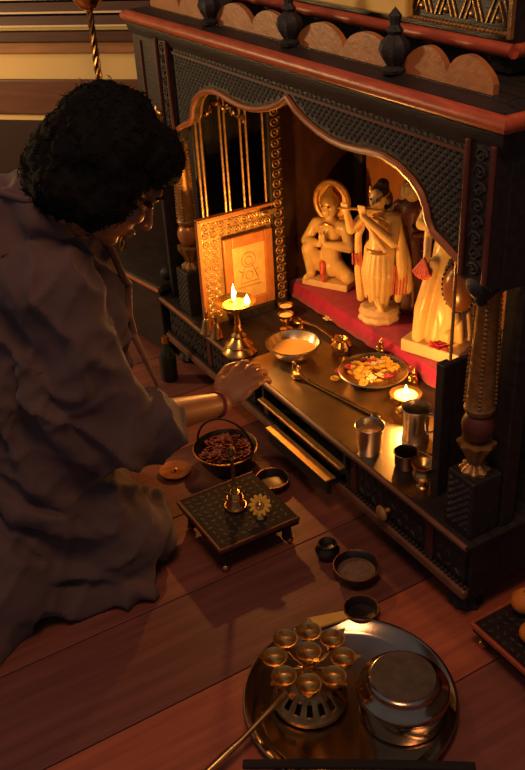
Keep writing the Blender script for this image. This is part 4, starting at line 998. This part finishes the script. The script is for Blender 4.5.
# ================================================================== PERSON
V = Vector
Hc = V((-0.520, -0.430, 0.900))                       # head centre
hf = V((0.12, 0.70, -0.70)).normalized()              # face direction
hr = hf.cross(V((0, 0, 1))).normalized()              # head's right
hu = hr.cross(hf).normalized()                        # crown direction
def H(r, f, u): return Hc + hr * r + hf * f + hu * u
AX = (hr, hf, hu)
S = V((-0.518, -0.575, 0.722)); E = V((-0.483, -0.479, 0.406)); W = V((-0.562, -0.232, 0.324)); T = V((-0.590, -0.120, 0.372))
LS = V((-0.845, -0.555, 0.735)); LE = V((-0.98, -0.52, 0.44)); LW = V((-0.88, -0.42, 0.235))
NECK = V((-0.640, -0.575, 0.80))
b = M()
# skull, jaw, face
b.ell(H(0, -0.012, 0.022), (0.072, 0.092, 0.085), 18, 12, AX)
b.ell(H(0, 0.030, -0.035), (0.058, 0.062, 0.078), 18, 12, AX)
b.ell(H(0, 0.068, -0.094), (0.022, 0.018, 0.018), 10, 8, AX)         # chin
b.ell(H(0, 0.080, 0.020), (0.048, 0.016, 0.024), 12, 8, AX)           # brow
b.limb([H(0, 0.088, 0.008), H(0, 0.104, -0.022), H(0, 0.112, -0.036)], [0.008, 0.0105, 0.0125], 10)   # nose
for s_ in (-1, 1):
    b.ell(H(s_ * 0.012, 0.100, -0.038), (0.009, 0.009, 0.008), 8, 6, AX)
    b.ell(H(s_ * 0.038, 0.066, -0.028), (0.020, 0.020, 0.018), 10, 8, AX)      # cheek
    b.ell(H(s_ * 0.074, -0.008, -0.012), (0.008, 0.018, 0.028), 10, 8, AX)     # ear
b.ell(H(0, 0.094, -0.061), (0.021, 0.011, 0.0065), 10, 6, AX); b.ell(H(0, 0.090, -0.073), (0.018, 0.011, 0.0065), 10, 6, AX)   # lips
b.limb([NECK, H(0, -0.045, -0.075)], [0.056, 0.052]); b.limb([V((-0.590, -0.505, 0.79)), H(0, -0.005, -0.080)], [0.042, 0.040])
# trunk and limbs
b.limb([V((-0.74, -0.86, 0.17)), V((-0.70, -0.74, 0.40)), V((-0.675, -0.62, 0.62)), V((-0.665, -0.585, 0.735))], [0.135, 0.105, 0.115, 0.09])
b.cap(LS, 0.055, S, 0.055)
b.limb([S, S.lerp(E, 0.5), E, E.lerp(W, 0.35), W], [0.052, 0.047, 0.037, 0.038, 0.0255])
b.limb([LS, LS.lerp(LE, 0.5), LE, LE.lerp(LW, 0.35), LW], [0.052, 0.047, 0.037, 0.038, 0.0255])
for hx, kx_, fx in ((-0.655, -0.555, -0.60), (-0.84, -0.90, -0.82)):
    b.limb([V((hx, -0.86, 0.17)), V((kx_, -0.47, 0.085)), V((fx, -0.87, 0.055)), V((fx, -1.02, 0.045))], [0.105, 0.062, 0.045, 0.034])
# hands
def hand(bm, w, t, side, upv, curl=0.35):
    d = (t - w).normalized(); lat = d.cross(upv).normalized() * side; nrm = lat.cross(d).normalized() * side
    if nrm.dot(upv) < 0: nrm = -nrm
    ax = (lat, d, nrm)
    bm.ell(w + d * 0.012, (0.025, 0.03, 0.018), 12, 8, ax)
    bm.ell(w + d * 0.052, (0.040, 0.048, 0.0145), 14, 8, ax)
    for q in range(4): bm.cap(w + d * 0.02 + lat * (q - 1.5) * 0.010, 0.013, w + d * 0.088 + lat * (q - 1.5) * 0.0205, 0.0105, 9)
    lens = (0.066, 0.080, 0.084, 0.074)      # little finger ... index, along lat
    for q in range(4):
        k0 = w + d * (0.088 - 0.004 * abs(q - 1.7)) + lat * (q - 1.5) * 0.0205
        dd = (d + lat * (q - 1.5) * 0.055).normalized(); L = lens[q]; ang = curl * 0.4
        p = k0; pts = [p]
        for fr_, add in ((0.42, 0.0), (0.32, curl), (0.26, curl * 0.8)):
            ang += add; p = p + (dd * math.cos(ang) - nrm * math.sin(ang)) * (L * fr_); pts.append(p)
        bm.limb(pts, [0.0094, 0.0086, 0.0078, 0.0066], 9)
    p0 = w + d * 0.026 + lat * 0.028; p1 = w + d * 0.056 + lat * 0.050 - nrm * 0.010; p2 = p1 + d * 0.030 + lat * 0.008 - nrm * 0.008; p3 = p2 + d * 0.022 - lat * 0.004 - nrm * 0.008
    bm.limb([p0, p1, p2, p3], [0.015, 0.012, 0.0098, 0.0075], 9)
up_hand = V((0.35, -0.15, 0.92)).normalized()
hand(b, W, T, -1, up_hand, 0.62)
hand(b, LW, LW + V((0.03, 0.14, -0.06)), 1, V((-0.2, 0.2, 0.95)).normalized(), 0.4)
person = fused('person', b, 'skin', None, 0.0042, 3)
tag(person, 'kneeling person with bushy black hair in loose plum-brown tunic reaching to the shrine', 'person')
# eyes: small lids and brows
for s_ in (-1, 1):
    build('eye', M().ell(H(s_ * 0.031, 0.0795, 0.000), (0.013, 0.010, 0.006), 12, 8, AX), 'dark_hair_paint', person)
    build('eyebrow', M().limb([H(s_ * 0.014, 0.097, 0.018), H(s_ * 0.032, 0.094, 0.024), H(s_ * 0.048, 0.080, 0.018)], [0.0035, 0.004, 0.0025], 7), 'hair', person)
# hair: a bushy mass of curls
hm = M()
HB = H(0, -0.040, 0.030)
hm.ell(HB, (0.122, 0.100, 0.112), 24, 16, AX); hm.ell(H(0, -0.060, -0.035), (0.104, 0.078, 0.088), 20, 14, AX); hm.ell(H(0, 0.018, 0.072), (0.106, 0.080, 0.058), 20, 14, AX)
for s_ in (-1, 1): hm.ell(H(s_ * 0.078, -0.012, -0.015), (0.040, 0.055, 0.080), 16, 10, AX)
def hair_warp(co, n):
    k1 = noise.noise(co * 26.0) * 0.010 + noise.noise(co * 70.0) * 0.006
    return co + n * k1
hair = fused('hair', hm, 'hair', person, 0.006, 3, hair_warp)
rnd = random.Random(21)
cm = M(); hv_ = hair.data.vertices
for q in range(2600):
    vtx = hv_[rnd.randrange(len(hv_))]; p = vtx.co.copy(); n = vtx.normal.copy()
    if (p - Hc).dot(hf) > 0.075: continue
    t1 = n.cross(V((rnd.uniform(-1, 1), rnd.uniform(-1, 1), rnd.uniform(-1, 1)))).normalized(); t2 = n.cross(t1)
    R_ = rnd.uniform(0.002, 0.0055); ph = rnd.uniform(0, 6.28); L = rnd.uniform(0.015, 0.028)
    pts = [p - n * 0.004 + t1 * (L * t / 6) + (n * (0.5 + 0.5 * math.sin(ph + t * 1.5)) + t2 * math.cos(ph + t * 1.5) * 0.7) * R_ for t in range(7)]
    cm.tube(pts, [0.0008, 0.0010, 0.0010, 0.0010, 0.0008, 0.0006, 0.0004], 3)
tag(build('hair_curls', cm, 'hair', hair), kind='stuff')
# tunic
k = M()
k.limb([V((-0.74, -0.87, 0.16)), V((-0.705, -0.74, 0.40)), V((-0.675, -0.62, 0.62)), V((-0.665, -0.590, 0.725))], [0.185, 0.150, 0.150, 0.115], 20)
k.limb([V((-0.66, -0.60, 0.78)), V((-0.64, -0.59, 0.83))], [0.115, 0.085]); k.cap(V((-0.66, -0.62, 0.79)), 0.10, V((-0.76, -0.60, 0.78)), 0.09)
k.cap(V((-0.59, -0.515, 0.60)), 0.10, V((-0.60, -0.62, 0.35)), 0.13)
k.cap(LS, 0.076, S, 0.080); k.cap(V((-0.585, -0.515, 0.745)), 0.072, V((-0.59, -0.50, 0.62)), 0.095)
k.cap(NECK, 0.084, NECK.lerp(H(0, -0.045, -0.075), 0.58), 0.068)
k.limb([NECK + V((0, -0.03, -0.03)), NECK + V((0.01, 0.01, 0.02))], [0.085, 0.072])
k.limb([S, S.lerp(E, 0.5) + V((-0.01, -0.02, -0.01)), E + V((0, -0.012, -0.012)), E.lerp(W, 0.25) + V((0, 0, -0.01)), E.lerp(W, 0.38) + V((0, 0, -0.006))], [0.083, 0.084, 0.078, 0.066, 0.052], 18)
k.limb([LS, LS.lerp(LE, 0.5), LE, LE.lerp(LW, 0.35), LE.lerp(LW, 0.62)], [0.080, 0.078, 0.070, 0.060, 0.052], 18)
# skirts of the tunic over the folded legs
k.limb([V((-0.66, -0.84, 0.17)), V((-0.56, -0.48, 0.10))], [0.155, 0.095], 18)
k.limb([V((-0.84, -0.84, 0.17)), V((-0.90, -0.48, 0.10))], [0.155, 0.095], 18)
k.limb([V((-0.62, -0.60, 0.30)), V((-0.52, -0.52, 0.12)), V((-0.465, -0.500, 0.03))], [0.11, 0.10, 0.030], 16)
k.limb([V((-0.57, -0.82, 0.12)), V((-0.500, -0.70, 0.035)), V((-0.425, -0.505, 0.016))], [0.120, 0.045, 0.018], 14)
k.limb([V((-0.55, -0.80, 0.10)), V((-0.475, -0.80, 0.035)), V((-0.41, -0.91, 0.025))], [0.12, 0.045, 0.030], 14)
k.limb([V((-0.58, -0.95, 0.10)), V((-0.53, -0.90, 0.03)), V((-0.53, -0.72, 0.03))], [0.12, 0.03, 0.03], 14)
k.cap(V((-0.72, -0.62, 0.16)), 0.15, V((-0.72, -0.86, 0.16)), 0.15, 18)
# creases as soft ridges
for pts, r in (([S + V((0.055, 0.02, -0.03)), S.lerp(E, 0.45) + V((0.065, 0.0, 0)), E + V((0.055, -0.03, 0.02))], 0.018),
               ([V((-0.50, -0.66, 0.60)), V((-0.47, -0.62, 0.45)), V((-0.45, -0.55, 0.34))], 0.030),
               ([V((-0.54, -0.72, 0.52)), V((-0.50, -0.68, 0.34)), V((-0.50, -0.60, 0.22))], 0.026),
               ([V((-0.56, -0.78, 0.34)), V((-0.47, -0.64, 0.21)), V((-0.455, -0.53, 0.13))], 0.022),
               ([V((-0.55, -0.86, 0.24)), V((-0.49, -0.72, 0.13)), V((-0.45, -0.56, 0.06))], 0.020),
               ([V((-0.57, -0.50, 0.72)), V((-0.555, -0.475, 0.60)), V((-0.55, -0.45, 0.50))], 0.024)):
    k.limb(pts, [r * 0.7, r, r * 0.6], 10)
def cloth_warp(co, n):
    c = V((co.x * 6 + co.y * 3, co.y * 5 - co.z * 4, co.z * 9 + co.y * 6))
    d = noise.noise(c) * 0.012
    rg = 1 - abs(noise.noise(V((co.x * 9 - co.z * 2, co.y * 11 + co.z * 6, co.z * 4)) + V((3, 1, 7))))
    d += (rg ** 5) * 0.024 - 0.009
    r2 = 1 - abs(noise.noise(V((co.x * 5 + co.y * 7 + 2, co.z * 15 - co.y * 9, co.x * 4))))
    d += (r2 ** 6) * 0.009 - 0.003
    d += noise.noise(co * 40) * 0.0012
    p = co + n * d
    if p.z < 0.004: p.z = 0.004
    return p
tunic = fused('tunic', k, 'kurta', person, 0.008, 5, cloth_warp)
tunic['label'] = 'loose plum-brown cotton tunic with long sleeves'
# lit front placket, snapped to the cloth
def snap(p, lift):
    ok, loc, nrm, _ = tunic.closest_point_on_mesh(p)
    return loc + nrm * lift
pl_ = [snap(V((-0.53, -0.40, 0.79)).lerp(V((-0.50, -0.36, 0.52)), t / 9), 0.002) for t in range(10)]
build('placket', M().tube(pl_, [0.005] + [0.007] * 8 + [0.004], 8), 'kurta_trim', person)
cv_ = [snap(V((-0.555, -0.45, 0.83)).lerp(V((-0.62, -0.70, 0.90)), t / 11) + V((0.06, 0, 0.02)) * math.sin(t / 11 * PI), 0.001) for t in range(12)]
build('collar', M().tube(cv_, [0.004] + [0.0055] * 10 + [0.004], 8), 'kurta', person)
build('trousers', M().limb([V((-0.60, -0.80, 0.06)), V((-0.56, -0.90, 0.052)), V((-0.58, -1.02, 0.05))], [0.05, 0.052, 0.046], 16).limb([V((-0.82, -0.80, 0.06)), V((-0.82, -1.02, 0.05))], [0.05, 0.046], 16), 'trousers', person)
build('wrist_thread', M().torus(W + (W - E).normalized() * -0.012, 0.0275, 0.0035, 24, 6, axis=(W - E)), 'thread', person)
